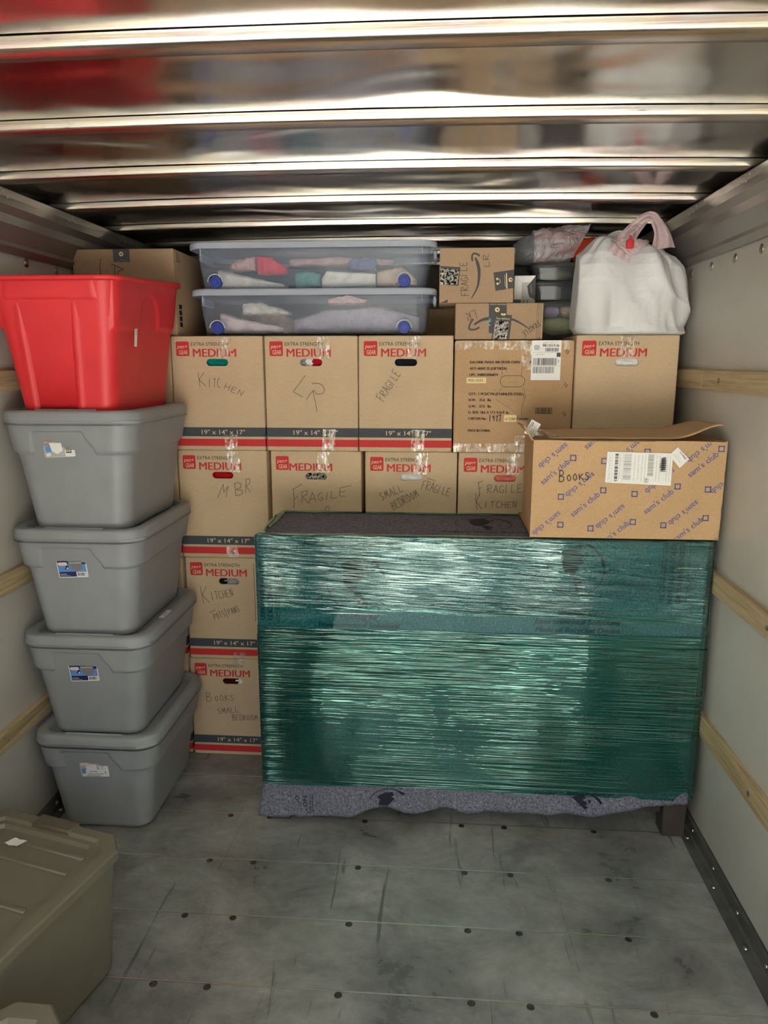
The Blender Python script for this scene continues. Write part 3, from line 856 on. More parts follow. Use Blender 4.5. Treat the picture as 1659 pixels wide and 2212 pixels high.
# ------------------------------------------------------------------ taped oven carton
FX, FZ, FY = .0605, 1.2968, 2.772
fr = empty('shipping_carton', (FX + .218, FY, FZ), 0, 'kraft shipping carton of an air fryer oven with white shipping label', 'box')
def dented(w, d, h):
    mb = carton_body(w, d, h)
    n = 22
    def fn(u, v):
        x = (u - .5) * (w - .012); z = .006 + (h - .012) * v
        e = min(u, 1 - u, v, 1 - v)
        dd = .004 * noise.noise((x * 9, z * 9, 5)) * min(1, e * 8) - .003 * min(1, e * 6)
        return (x, -.0005 + dd - .0005, z)
    mb.grid(fn, n, n)
    return mb
FB = carton_body(.436, .44, .414, b=.007)
FB.build('carton_body', 'cardboard_kraft', fr)
mb = MB(); f = Face(mb, (-FX - .218, -.0005, -FZ), (1, 0, 0), (0, 0, 1), (0, -1, 0))
for t, x0, z0, x1 in [("KALORIK MAXX AIR FRYER OVEN",.1177,1.6273,.2994),("AFO 46045 SS (GIFTBOX)",.117,1.6045,.2522),("UPC: 848052006874",.1166,1.5816,.2207),("QTY.: 1 PCS/CTN (STAINLESS STEEL)",.1151,1.5116,.3165),
                      ("N.W.:   25.6   lbs",.1157,1.4894,.1982),("G.W.:   27.5   lbs",.1156,1.4661,.1989),("G. SIZE: 18.6 X 17.5 X16.9  In.",.1155,1.4434,.2665),("CARTON No.:",.1151,1.4203,.1844),("Cartons",.2955,1.421,.3379),("MADE IN CHINA",.1145,1.3754,.1981)]:
    f.text(t, x0, z0, x1 - x0, .0098, 0, 0, .13)
f.text('K', .336, 1.6255, .012, .012, 0, 0, .02)
# hand-hole outline, cut line and the small bar print
sp = slot_pts(.2299, .3203, 1.5423, 1.5833)
f.stroke(sp + [sp[0]], .0014, 0, 2, False)
f.stroke([(.236, 1.5835), (.236, 1.6273)], .0010, 0, 2, False); f.stroke([(.307, 1.5840), (.309, 1.63)], .0010, 0, 2, False)
f.stroke([(.228, 1.525), (.2365, 1.541)], .0009, 0, 2); f.stroke([(.314, 1.541), (.322, 1.52), (.318, 1.50), (.327, 1.51), (.313, 1.47), (.313, 1.435)], .0009, 0, 2)
f.stroke([(.215, 1.497), (.27, 1.462), (.30, 1.434)], .0007, 0, 2)
for q in ((.3633, 1.4437, .4238, 1.4455), (.3633, 1.4638, .4238, 1.4656), (.3633, 1.4437, .3651, 1.4656), (.422, 1.4437, .4238, 1.4656)): f.rect(*q, 0, 2)
f.bars(.368, 1.446, .419, 1.463, 0, seed=3, step=.0013)
for z in (1.672, 1.552, 1.446): f.stroke([(.476, z), (.47, z - .012)], .0022, 0, 2, False); f.stroke([(.470, z + .006), (.464, z - .006)], .0022, 0, 2, False)
tag(mb.build('printed_lettering', ['ink_black'], fr, fix=False), kind='stuff')
for nm, rect, txt in (('paper_sticker', (.1059, 1.5551, .1781, 1.5755), ('P021-0333', .1131, 1.5612, .0528)), ('paper_sticker', (.2481, 1.4132, .2943, 1.4388), ('of 2280', .2515, 1.4195, .039))):
    mb = MB(); f = Face(mb, (-FX - .218, -.0005, -FZ), (1, 0, 0), (0, 0, 1), (0, -1, 0), .0007)
    f.rect(*rect, 0, 1); f.text(txt[0], txt[1], txt[2], txt[3], .0098, 1, 0, .006)
    mb.build(nm, ['paper_cream', 'ink_black'], fr, fix=False)['label'] = 'cream paper sticker'
mb = MB(); f = Face(mb, (-FX - .218, -.001, -FZ), (1, 0, 0), (0, 0, 1), (0, -1, 0), .0008)
f.rect(.3411, 1.5669, .4474, 1.7097, 0)
f.text('MD 212 9-26', .381, 1.6875, .058, .0085, 1, 0, .1)
f.bars(.390, 1.670, .437, 1.683, 1, seed=4, step=.0014)
f.rect(.3425, 1.6662, .446, 1.6668, 1, 2); f.text('GROUND', .357, 1.6575, .03, .004, 2)
f.rect(.4315, 1.651, .446, 1.6655, 1, 2)
f.bars(.347, 1.621, .432, 1.6465, 1, seed=5, step=.0016); f.text('190', .4415, 1.628, .012, .005, 1, pi / 2, .006)
f.rect(.3425, 1.6185, .446, 1.6191, 1, 2)
f.bars(.347, 1.592, .424, 1.6155, 2, seed=6, step=.0012)
f.rrect(.349, 1.675, .369, 1.694, .006, 3, 1.5)
f.text('2 LBS  1 OF 1', .381, 1.70, .04, .0035, 2)
mb.build('shipping_label', ['paper_white', 'tape_black', 'print_grey', 'print_silver'], fr, fix=False)
writing('fryer', fr, 2.7713, .0030)
pane(tape_strip(.062, .058, .414 - .106, .414, .02, sd=21), fr)
pane(tape_strip(.064, .044, .025, .066, 0, sd=22), fr)
for (x0, x1, z0, z1, sd) in ((-.217, .20, .380, .4125, 23), (-.217, .14, .0015, .034, 24)):
    m2 = MB(); m2.grid(lambda u, v: (x0 + (x1 - x0) * u, -.0016 - .0012 * noise.noise((u * 30, v * 4, sd)), z0 + (z1 - z0) * v + .004 * noise.noise((u * 9, v, sd)) * (1 - v if sd == 23 else v)), 40, 4)
    m2.build('packing_tape', 'tape_clear', fr, fix=False)

# ------------------------------------------------------------------ dresser, moving blanket, stretch film
DX0, DX1, DY0, DY1, DZ = -.590, .884, 2.362, 2.742, 1.056
dr = empty('wrapped_dresser', ((DX0 + DX1) / 2, DY0, 0), 0, 'dresser wrapped in a grey moving blanket and shiny green stretch film', 'dresser')
ox = -(DX0 + DX1) / 2
d = MB(); d.rbox(DX0 + ox + .004, DX1 + ox - .004, .004, DY1 - DY0, .145, DZ - .022, .003, n=1); d.build('cabinet_body', 'dresser_wood', dr)
d = MB(); d.rbox(DX0 + ox - .004, DX1 + ox + .004, -.003, DY1 - DY0, DZ - .0215, DZ, .004); d.build('tabletop', 'dresser_wood', dr)
for sx in (0, 1):
    for sy in (0, 1):
        d = MB(); x0 = (DX0 if sx == 0 else DX1 - .078) + ox; y0 = 0 if sy == 0 else DY1 - DY0 - .06
        d.rbox(x0, x0 + .078, y0 - .012 * (1 - sy), y0 + .06, 0, .1445, .003, n=1); d.build('leg', 'dresser_wood', dr)
d = MB(); d.rbox(DX0 + ox + .08, DX1 + ox - .08, .012, .036, .078, .1445, .002, n=1); d.build('lower_rail', 'dresser_wood', dr)

def lerp_pts(L, x):
    for (a, b), (c, e) in zip(L, L[1:]):
        if x <= c: return b + (e - b) * max(0, (x - a) / (c - a))
    return L[-1][1]
HEM = [(-.66, .018), (-.52, .020), (-.50, .030), (-.47, .018), (-.40, .024), (-.33, .033), (-.29, .030), (-.234, .058), (-.168, .074), (-.10, .058), (-.06, .056), (.045, .082), (.10, .068), (.126, .064), (.20, .082), (.272, .070), (.34, .074), (.416, .073), (.46, .086), (.495, .078), (.56, .066), (.60, .080), (.66, .098), (.744, .118), (.80, .122), (.852, .134), (.9, .138)]
bl = MB()
BY = 2.3475
def blanket(u, v):
    x = -.607 + (.880 + .607) * u
    h = lerp_pts(HEM, x)
    L1 = 1.062 - h; L2 = DY1 - BY; s_ = v * (L1 + L2)
    nz = noise.noise((x * 3, s_ * 4, 1)); R = .018
    wav = .010 * max(0, 1 - (s_ / .12)) * (sin(x * 26) + .6 * noise.noise((x * 9, 0, 0)))
    flare = -.020 * max(0, 1 - s_ / .10)
    xx = x + (x < -.55) * (-.02) * max(0, 1 - s_ / .13)
    if s_ < L1 - R: return (xx, BY + .0015 * nz + wav * .5 + flare * .5, h + s_)
    if s_ < L1 + R * .57:
        a = (s_ - (L1 - R)) / (1.57 * R) * pi / 2
        return (x, BY + R * (1 - cos(a)) + .0015 * nz, 1.062 - R + R * sin(a))
    return (x, BY + R + (s_ - L1 - R * .57) * (L2 - R) / (L2 - R * .57), 1.0625 + .0012 * nz)
bl.grid(blanket, 150, 130)
for sx, xs in ((-1, -.6045), (1, .8975)):
    bl.grid(lambda u, v: (xs + sx * .001 * noise.noise((u * 5, v * 5, 2)), 2.352 + .37 * u, .16 + (.899) * v), 30, 40)
blo = bl.build('moving_blanket', 'blanket_felt', dr, tuple(-c for c in dr.location), fix=False)
blo['label'] = 'grey blue felt moving blanket with a wavy hem'
sol = blo.modifiers.new('thickness', 'SOLIDIFY'); sol.thickness = .003; sol.offset = -1
# print on the blanket
pb_ = MB(); F0 = Face(pb_, (0, BY - .0032, 0), (1, 0, 0), (0, 0, 1), (0, -1, 0), .0006)
def globe(f, cx, cz, r, zmin=-1):
    n = 40
    f.stroke([(cx + r * cos(a), cz + r * sin(a)) for a in [2 * pi * k / n for k in range(n + 1)] if cz + r * sin(a) > zmin], .003, 0, 2, False)
    blobs = [[(-.55, .62), (-.25, .80), (.1, .86), (.2, .72), (.05, .62), (.28, .50), (.18, .38), (.3, .28), (.12, .10), (.02, -.05), (-.02, -.22), (-.16, -.30), (-.36, -.16), (-.46, .05), (-.48, .32), (-.42, .46)],
             [(-.06, -.36), (.06, -.32), (.22, -.46), (.30, -.62), (.16, -.86), (.06, -.92), (.02, -.66), (-.08, -.5)], [(.35, .86), (.55, .74), (.74, .55), (.88, .30), (.94, .1), (.98, .3), (.85, .56), (.66, .78), (.45, .92)], [(.30, .66), (.42, .60), (.38, .48), (.28, .54)]]
    for b in blobs:
        pts = [(cx + x * r, cz + z * r) for x, z in b]
        if min(p[1] for p in pts) < zmin: pts = [(x, max(z, zmin)) for x, z in pts]
        f.poly(pts, 0, 2)
for args in ((-.263, .905, .100), (.459, .968, .092), (-.150, .062, .082, .078), (.520, .080, .084, .092)):
    gm = MB(); globe(Face(gm, (0, BY - .0032, 0), (1, 0, 0), (0, 0, 1), (0, -1, 0), .0006), *args)
    gm.build('globe_print', 'ink_navy', blo, fix=False)
for cx, z in ((-.255, .776), (.475, .807)):
    F0.text('Working for', cx - .065, z, .130, .0185, 0, 0, .15, .22)
    F0.text('Environmental Solutions', cx - .140, z - .029, .277, .0185, 0, 0, .15, .22)
    F0.text('Made of Recycled Denim', cx - .138, z - .058, .276, .0185, 0, 0, .15, .22)
for x, z in ((-.44, 1.034), (-.36, .150), (.36, .150), (.10, .640)): F0.text('Reduce Reuse Recycle', x, z, .30, .0165, 0, 0, .15, .22)
def pad_mark(f, x, z, up, s=1.0, clip=None):
    a = pi / 2 if up else -pi / 2; q = 1 if up else -1
    f.text('THIS PAD IS MARKED AND', x - q * .026, z, .205 * s, .0085, 0, a, .006)
    f.text('NOT TO BE SOLD', x, z, .200 * s, .0165, 0, a, .09)
    f.text('OR TRANSFERRED', x + q * .027, z, .200 * s, .0165, 0, a, .09)
    for o_ in (-.040, .044): f.stroke([(x + q * o_, z), (x + q * o_, z + q * .205 * s)], .0016, 0, 2, False)
pad_mark(F0, .774, .857, True); pad_mark(F0, .822, .372, True); pad_mark(F0, -.568, .966, False); pad_mark(F0, -.52, .44, False)
F0.text('NOT', -.464, .102, .062, .0165, 0, -pi / 2, .03); F0.text('OR T', -.492, .102, .056, .0165, 0, -pi / 2, .03); F0.text('THIS PAD', -.441, .102, .070, .0085, 0, -pi / 2, .008)
F0.stroke([(-.428, .108), (-.428, .030)], .0016, 0, 2, False); F0.stroke([(-.508, .106), (-.508, .034)], .0016, 0, 2, False)
FT = Face(pb_, (0, 2.37, 1.0652), (1, 0, 0), (0, 1, 0), (0, 0, 1), .0006)
gm = MB(); globe(Face(gm, (0, 2.37, 1.0652), (1, 0, 0), (0, 1, 0), (0, 0, 1), .0006), .17, .20, .10); gm.build('globe_print', 'ink_navy', blo, fix=False)
FT.text('Reduce Reuse Recycle', .02, .06, .30, .018, 0, 0, .15, .22)
tag(pb_.build('printed_lettering', 'ink_navy', blo, fix=False), kind='stuff')

def film_band(parent, z0, z1, off, mat, sd, lip=0.0, dz=0.0, rag=.004):
    """one wind of stretch film right round the dresser"""
    loop = rrect((-.607 + .899) / 2, (2.3435 + 2.748) / 2, (.899 + .607) / 2 + off, (2.748 - 2.3435) / 2 + off, .012 + off, 4, .018)
    n = len(loop); cx, cy = .146, 2.546
    m = MB(); nv = max(8, int((z1 - z0) / .012)); rings = []
    for j in range(nv + 1):
        ring = []
        for i, (x, y) in enumerate(loop):
            v = j / nv
            za = z0 + dz * (x - cx) + rag * (noise.noise((x * 5, y * 5, sd)) + .5 * noise.noise((x * 17, y * 9, sd)))
            zb = z1 - (.3 * dz) * (x - cx) + (rag * (noise.noise((x * 4, y * 4, sd + 9)) + .5 * noise.noise((x * 21, y * 9, sd + 3))) if not lip else .0015 * noise.noise((x * 8, y * 8, sd)))
            z = za + (zb - za) * v
            pull = .0016 * noise.noise((x * 5, z * 42, sd)) - .0010 * abs(sin(x * 5.2 + 1.0))
            k = 1 + pull
            ring.append((cx + (x - cx) * (1 + pull * .4), cy + (y - cy) * (1 + pull * 2.0), z))
        rings.append(ring)
    if lip:
        for q, (ins, up) in enumerate(((.006, .0035), (.020, .004), (lip, .0025))):
            ring = []
            for i, (x, y) in enumerate(loop):
                ii = ins if q < 2 else ins * (1 + .5 * noise.noise((x * 6, y * 6, sd)))
                sx = max(-1, min(1, (x - cx) / (.753 + off) * 1.02)); sy = max(-1, min(1, (y - cy) / (.202 + off) * 1.05))
                ring.append((x - ii * (sx if abs(sx) > .9 else 0), y - ii * (sy if abs(sy) > .8 else 0), z1 + up))
            rings.append(ring)
    m.loft(rings, cap0=False, cap1=False)
    o = m.build('film_band', mat, parent, (-cx, -cy, 0), fix=False)
    return o
fm = empty('stretch_film', tuple(Vector((.146, 2.546, 0)) - dr.location)); fm.parent = dr; fm['label'] = 'shiny translucent green film'
film_band(fm, .800, 1.0655, .0020, 'film_light', 1, .032, -.02)
film_band(fm, .700, .815, .0014, 'film_calm', 5, 0, .0)
film_band(fm, .150, .742, .0038, 'film_deep', 2, 0, -.008)
film_band(fm, .160, .704, .0056, 'film_deep', 3, 0, .02)

# ------------------------------------------------------------------ storage totes
def sstep(a, b, x):
    t = max(0, min(1, (x - a) / (b - a))); return t * t * (3 - 2 * t)
def tote_body(hb, ht, h, zsh, notch, proud=.010, r=.05, rim=.006, floor_r=.02, flute=None, nz=54, warp=None):
    """tapered tub, open top: hb/ht half sizes at bottom/top; the part above the shoulder zsh stands proud except in the notch"""
    mb = MB(); rings = []
    rb = rrect(0, 0, 1, 1, .001, 1)
    def base(t): return hb[0] + (ht[0] - hb[0]) * t, hb[1] + (ht[1] - hb[1]) * t
    def ring_at(z, off=0.0, plainr=False):
        t = z / h; hx, hy = base(t)
        P = rrect(0, 0, hx + off, hy + off, r + off, 6, .0055)
        # equal count: resample by angle parameter
        out = []
        for x, y in P: out.append((x, y))
        return out
    N = 300
    def resample(P, n=N):
        L = [0]
        for i in range(len(P)):
            a, b = P[i], P[(i + 1) % len(P)]; L.append(L[-1] + sqrt((a[0] - b[0]) ** 2 + (a[1] - b[1]) ** 2))
        T = L[-1]; out = []; j = 0
        for k in range(n):
            s_ = T * k / n
            while L[j + 1] < s_: j += 1
            u = (s_ - L[j]) / max(1e-9, L[j + 1] - L[j]); a, b = P[j], P[(j + 1) % len(P)]
            out.append((a[0] + (b[0] - a[0]) * u, a[1] + (b[1] - a[1]) * u))
        return out
    def pt(x, y, z, hx, hy):
        front = abs(y) > hy - .012 and abs(x) < hx - r * .6
        o = proud * sstep(zsh - .004, zsh + .004, z) if zsh else 0
        nx, ny = (0, (1 if y > 0 else -1)) if abs(abs(y) - hy) < abs(abs(x) - hx) else ((1 if x > 0 else -1), 0)
        if notch: o *= 1 - notch(x, y, z, hx, hy)
        if flute: o += flute(x, y, z, hx, hy)
        q = Vector((x, y)); 
        # push along the outline normal
        cxr, cyr = hx - r, hy - r
        ex, ey = max(abs(x) - cxr, 0) * (1 if x > 0 else -1), max(abs(y) - cyr, 0) * (1 if y > 0 else -1)
        l = sqrt(ex * ex + ey * ey)
        if l > 1e-6: x, y = x + ex / l * o, y + ey / l * o
        if warp: z = warp(x, y, z)
        return (x, y, z)
    zs = [0.0, .002, .006, .012, floor_r] + [floor_r + (h - floor_r) * k / nz for k in range(1, nz + 1)]
    for z in zs:
        hx, hy = base(z / h); ins = 0
        if z < floor_r: ins = floor_r - sqrt(max(0, floor_r ** 2 - (floor_r - z) ** 2))
        P = resample(rrect(0, 0, hx - ins, hy - ins, max(r - ins, .01), 8))
        rings.append([pt(x, y, z, hx - ins, hy - ins) for x, y in P])
    mb.loft(rings, cap1=False)
    # rolled rim and inner wall
    hx, hy = base(1)
    inner = []
    W = warp or (lambda x, y, z: z)
    for off, z in ((proud + rim, h - .016), (proud + rim, h - .001), (proud + rim - .003, h), (proud - .004, h), (proud - .006, h - .02), (-.004, h * .5)):
        P = resample(rrect(0, 0, hx + off, hy + off, r + off, 8)) if z > h * .6 else resample(rrect(0, 0, (hb[0] + ht[0]) / 2 + off, (hb[1] + ht[1]) / 2 + off, r, 8))
        inner.append([(x, y, W(x, y, z)) for x, y in P])
    P = resample(rrect(0, 0, hb[0] - .004, hb[1] - .004, r, 8)); inner.append([(x, y, W(x, y, .005)) for x, y in P])
    first = rings[-1]
    mb.loft([first] + inner, cap0=False, cap1=True)
    return mb
def tote_lid(hx, hy, r, z0, ztop, zfl, border=.034, bar=True):
    mb = MB(); R = []
    def rg(i, z): return [(p[0], p[1], z) for p in rrect(0, 0, hx - i, hy - i, max(r - i * .8, .012), 10)]
    for i, z in ((.006, z0), (.0, z0 + .001), (.0005, z0 + .006), (.003, ztop - .010), (.006, ztop - .004), (.012, ztop), (border, ztop), (border + .006, ztop - .003), (border + .010, zfl)): R.append(rg(i, z))
    mb.loft(R, cap0=False)
    if bar:
        for sy in (-1, 1): mb.rbox(-.10, .10, sy * (hy - border + .006) - .004, sy * (hy - border + .006) + .004, ztop - .006, ztop + .004, .004, n=2)
    return mb
TB, TT, TH = (.160, .2290), (.2025, .2630), .352
def notch(x, y, z, hx, hy):
    """handle recess in both short sides"""
    if abs(abs(y) - hy) > .02: return 0
    sx = x * (1 if y < 0 else -1)
    k = (z - .250) / .064
    left = -.108 - .004 * (1 - k); right = .052 + .036 * (1 - sstep(0, 1, k)) 
    return sstep(left - .004, left + .004, sx) * (1 - sstep(right - .006, right + .006, sx)) * (1 - sstep(.310, .318, z))
tb = tote_body(TB, TT, TH, .248, notch, .0150, r=.055)
tbm = tb.mesh('tote_body', 'tote_grey')
lidm = tote_lid(.2265, .2850, .085, .346, .3790, .3612).mesh('lid', 'tote_grey')
def product_label(style):
    mb = MB(); f = Face(mb, (0, 0, 0), (1, 0, 0), (0, 0, 1), (0, -1, 0), .0006)
    w, h = .100, .062
    f.rrect(0, 0, w, h, .004, 0)
    if style == 'blue':
        f.rect(.003, .003, w - .003, h - .003, 1, 2); f.poly([(.003, .021), (w - .003, .021), (w - .003, .046), (.018, .047), (.003, .040)], 2, 3)
        f.poly([(.040, .058), (.086, .058), (.085, .030), (.066, .022), (.048, .030)], 4, 4); f.rect(.041, .050, .085, .053, 3, 5)
        f.rrect(.005, .043, .036, .054, .005, 0, 4); f.text('STERILITE', .009, .0458, .024, .0052, 5, 0, .006, .2, 5)
        f.poly([(.025, .030), (.034, .046), (.040, .040), (.037, .029)], 6, 5); f.poly([(.031, .032), (.037, .038), (.038, .030)], 0, 6)
        f.text('18 GALLON', .006, .011, .022, .004, 0, 0, .004, 0, 4); f.text('STORAGE TOTE WITH LID', .006, .006, .034, .003, 0, 0, 0, 0, 4)
        f.rect(.062, .003, w - .003, .020, 0, 4); f.bars(.066, .006, .092, .017, 6, seed=8, step=.0012, k=5)
    else:
        f.rect(.001, .001, .068, h - .001, 3, 2)
        f.rrect(.003, .046, .036, .058, .006, 0, 4); f.stroke([(p[0], p[1]) for p in rrect(.0195, .052, .0155, .0055, .005, 3)], .0008, 5, 5, False); f.text('STERILITE', .008, .0496, .024, .005, 5, 0, .006, .2, 5)
        f.poly([(.020, .050), (.060, .050), (.062, .020), (.043, .010), (.026, .020)], 0, 4); f.stroke([(.020, .048), (.043, .043), (.060, .048)], .0006, 4, 5)
        f.poly([(.005, .034), (.022, .036), (.026, .018), (.008, .016)], 2, 5); f.poly([(.004, .012), (.02, .016), (.022, .006), (.008, .003)], 0, 5)
        f.text('18 GAL', .072, .053, .016, .005, 5, 0, .004, 0, 3)
        for k in range(6): f.rect(.072, .044 - k * .0042, .072 + .018 - (k % 3) * .003, .0452 - k * .0042, 4, 3)
        f.rect(.072, .012, .090, .0155, 6, 3); f.bars(.072, .017, .09, .0225, 6, seed=9, step=.001, k=3)
    return mb.mesh('product_label', ['paper_white', 'print_navy', 'print_sky', 'print_silver', 'print_grey', 'print_pink', 'tape_black'])
lb_blue, lb_clear = product_label('blue'), product_label('clear')
TX, TY = -1.1665, 2.4835
TL = ['lowest grey tote of the stack, standing on the floor, label with a handwritten strip', 'second grey tote from the floor, blue product label, white sticker on its lid',
      'third grey tote from the floor, blue product label, below the tote with the pale label', 'topmost grey tote of the stack with a pale label, directly under the red tote']
LBP = [(-1.219, .214, lb_clear), (-1.226, .571, lb_blue), (-1.234, .936, lb_blue), (-1.242, 1.334, lb_clear)]
for k in range(4):
    r = empty('storage_tote', (TX + (.003, 0, -.002, .003)[k], TY, .3622 * k + .0005), 0, TL[k], 'tote', 'grey storage totes stacked against the left wall')
    if k == 3: r.scale = (1, 1, 1.047)
    b = link('tote_body', tbm, r); l = link('lid', lidm, r)
    lx, lz, lm = LBP[k]
    zl = (lz - r.location.z) / r.scale.z; tt = zl / TH
    yb = -(TB[1] + (TT[1] - TB[1]) * tt)
    link('product_label', lm, r, (lx - r.location.x, yb - .0040, zl), (atan2(TT[1] - TB[1], TH), radians(-3), 0))
    if k == 0:
        m = MB(); f = Face(m, (0, 0, 0), (1, 0, 0), (0, 0, 1), (0, -1, 0), .0006); f.rect(.020, .008, .088, .031, 0, 6)
        f.text('SUMMER', .032, .0215, .030, .0055, 1, 0, .012, .2, 8); f.text('LINENS & ROMPS', .024, .0115, .058, .0055, 1, 0, .012, .2, 8)
        m.build('paper_sticker', ['paper_white', 'ink_marker'], r, (lx - r.location.x, yb - .0046, zl), (atan2(TT[1] - TB[1], TH), radians(-3), 0), fix=False)['label'] = 'white strip with handwriting'
    if k == 1:
        m = MB(); f = Face(m, (.2090, -.085, .3796), (0, 1, 0), (-1, 0, 0), (0, 0, 1), .0006); f.rect(0, .001, .085, .020, 0); f.stroke([(.022 + .004 * q, .006 + .008 * (q % 2)) for q in range(11)], .0012, 1, 3, False)
        m.build('paper_sticker', ['paper_white', 'ink_marker'], r, fix=False)['label'] = 'small white lid sticker'

# red tote: bigger, fluted, with an arched shoulder on the long sides
RB, RT_, RH = (.152, .2330), (.1980, .2860), .418
def rnotch(x, y, z, hx, hy):
    if abs(abs(y) - hy) < abs(abs(x) - hx): return 1   # short side: flutes instead of a shoulder
    d = sqrt((y / .085) ** 2 + ((z - .262) / .105) ** 2)
    return 1 - sstep(.96, 1.04, d)
def rflute(x, y, z, hx, hy):
    if abs(abs(y) - hy) > abs(abs(x) - hx) or abs(x) > hx - .03: return 0
    t = z / RH; c = -.028 + .010 * t; w = .048 + .018 * t
    q = sstep(w + .020, w - .002, abs(x - c)) if False else 1 - sstep(w - .004, w + .022, abs(x - c))
    o = -.013 * q * (1 - sstep(.338, .350, z))
    o += .004 * math.exp(-((abs(x - c) - w - .026) / .010) ** 2) * (1 - sstep(.338, .352, z))
    return o + .008 * sstep(.346, .354, z) * (1 - sstep(.13, .16, abs(x)))
rtb = tote_body(RB, RT_, RH, .262, rnotch, .009, r=.045, rim=.012, flute=rflute, warp=lambda x, y, z: z + .055 * (y + .30) * z / RH)
rt = empty('storage_tote', (-1.1660, 2.4790, 1.4665), 0, 'bright red storage tote with fluted front on top of the grey totes', 'tote')
rtb.build('tote_body', 'tote_red', rt, fix=False)
m = MB()  # raised rectangle on the front
zc = lambda z: -(RB[1] + (RT_[1] - RB[1]) * z / RH)
for (xa, za, xb, zb) in ((-.058, .318, -.044, .232), (-.058, .318, .004, .318), (.004, .318, .008, .232), (-.044, .232, .008, .232)):
    m.tube([(xa, zc(za) + .0125, za), (xb, zc(zb) + .0125, zb)], .0018, n=6)
m.build('embossed_frame', 'tote_red', rt)
m = MB(); f = Face(m, (RB[0] + (RT_[0] - RB[0]) * .62 + .0015, -.118, .215), (.0, 1, 0), (.1, 0, 1), (1, 0, -.1), .0006)
f.rrect(0, 0, .022, .085, .002, 0); f.stroke([(.008 + .006 * (q % 2), .036 + .0032 * q) for q in range(12)], .0014, 1, 3, False)
m.build('paper_sticker', ['paper_white', 'ink_marker'], rt, fix=False)['label'] = 'white vertical sticker'

# olive totes in the near left corner
def olive(name, loc, rz, label, hx, hy, paper=False):
    r = empty(name, loc, rz, label, 'tote', 'olive totes on the floor near the opening')
    b = tote_body((hx - .045, hy - .045), (hx - .022, hy - .022), .362, None, None, .0, r=.030, rim=.004, nz=6)
    b.build('tote_body', 'tote_olive', r, fix=False)
    L = MB(); R = []
    def rg(i, z, ch): 
        return [(p[0], p[1], z) for p in rrect(0, 0, hx - i, hy - i, ch, 1)]
    for i, z, ch in ((.004, .352, .05), (0, .354, .052), (0, .376, .052), (.005, .381, .050), (.034, .382, .042), (.040, .374, .040), (.052, .374, .038), (.058, .364, .036)): R.append(rg(i, z, ch))
    L.loft(R, cap0=False, smooth=False)
    for y in (hy - .095, hy - .155, -.02, -hy + .155, -hy + .095): L.rbox(-hx + .075, hx - .075, y - .007, y + .007, .360, .3695, .003, n=1)
    L.build('lid', 'tote_olive', r)
    q = MB(); q.rbox(-.065, .065, hy - .040, hy + .006, .360, .3865, .004, n=1); q.rbox(-.065, .065, hy + .0005, hy + .010, .318, .372, .003, n=1)
    q.build('latch', 'latch_brown', r)['label'] = 'brown clip latch'
    if paper:
        m = MB()
        m.grid(lambda u, v: (-.080 + .042 * u + .01 * v, hy - .118 + .028 * v, .3712 + .004 * abs(u - .5) + .003 * noise.noise((u * 4, v * 4, 0))), 6, 4)
        m.build('paper_scrap', 'paper_white', r, fix=False)['label'] = 'torn white paper scrap'
    return r
olive('lidded_tote', (-1.100, 1.487, 0.0), radians(-14.5), 'olive lidded tote with a brown latch and a paper scrap, against the left wall', .235, .272, True)
olive('lidded_tote', (-.770, .905, 0.0), radians(44), 'olive lidded tote nearest the opening, only one lid corner in view', .205, .235)

# ------------------------------------------------------------------ opened carton of books on the dresser
BX0, BX1, BY0, BY1, BZ0, BZ1 = .306, .9045, 2.345, 2.728, 1.0735, 1.388
bk = empty('opened_carton', ((BX0 + BX1) / 2, BY0, BZ0), 0, 'worn brown carton marked BOOKS with blue diagonal print and loose flaps, on the dresser', 'box')
ob = Vector(bk.location)
m = MB()
def wallsheet(p0, p1, h, n, inward, t=.005, amp=.003, sd=0):
    p0, p1 = Vector(p0), Vector(p1); nv = Vector(n)
    def fn(u, v, k=0):
        p = p0 + (p1 - p0) * u; q = amp * noise.noise((u * 4 + sd, v * 3, sd)) * min(1, 5 * min(u, 1 - u)) * min(1, 6 * v + .1)
        e = .002 * sin(u * 9 + sd) if v == 1 else 0
        return tuple(p + Vector((0, 0, h * v + e)) + nv * (q - k * t))
    nu, nv_ = 30, 14
    A = [fn(i / nu, j / nv_) for j in range(nv_ + 1) for i in range(nu + 1)]; B = [fn(i / nu, j / nv_, 1) for j in range(nv_ + 1) for i in range(nu + 1)]
    o = len(A); f = []
    for j in range(nv_):
        for i in range(nu):
            a = j * (nu + 1) + i
            f += [(a, a + 1, a + nu + 2, a + nu + 1), (o + a + nu + 1, o + a + nu + 2, o + a + 1, o + a)]
    for i in range(nu): a = nv_ * (nu + 1) + i; f.append((a, a + 1, o + a + 1, o + a))
    for j in range(nv_): a = j * (nu + 1); f.append((a + nu + 1, a, o + a, o + a + nu + 1)); a += nu; f.append((a, a + nu + 1, o + a + nu + 1, o + a))
    m.add(A + B, f, 0, True)
W2, D2, H2 = (BX1 - BX0) / 2, BY1 - BY0, BZ1 - BZ0
wallsheet((-W2, 0, 0), (W2, 0, 0), H2, (0, -1, 0), 1, sd=1, amp=.0008)
wallsheet((W2, .0, 0), (W2 - .004, D2, 0), H2, (1, 0, 0), 1, sd=2, amp=.002)
wallsheet((W2, D2, 0), (-W2 + .021, D2, 0), H2, (0, 1, 0), 1, sd=3)
wallsheet((-W2 + .018, D2, 0), (-W2, 0, 0), H2, (-1, 0, 0), 1, sd=4, amp=.004)
m.rbox(-W2 + .004, W2 - .004, .004, D2 - .004, .0, .006, .002, n=1)
m.build('carton_body', 'cardboard_box', bk, sharp=35)
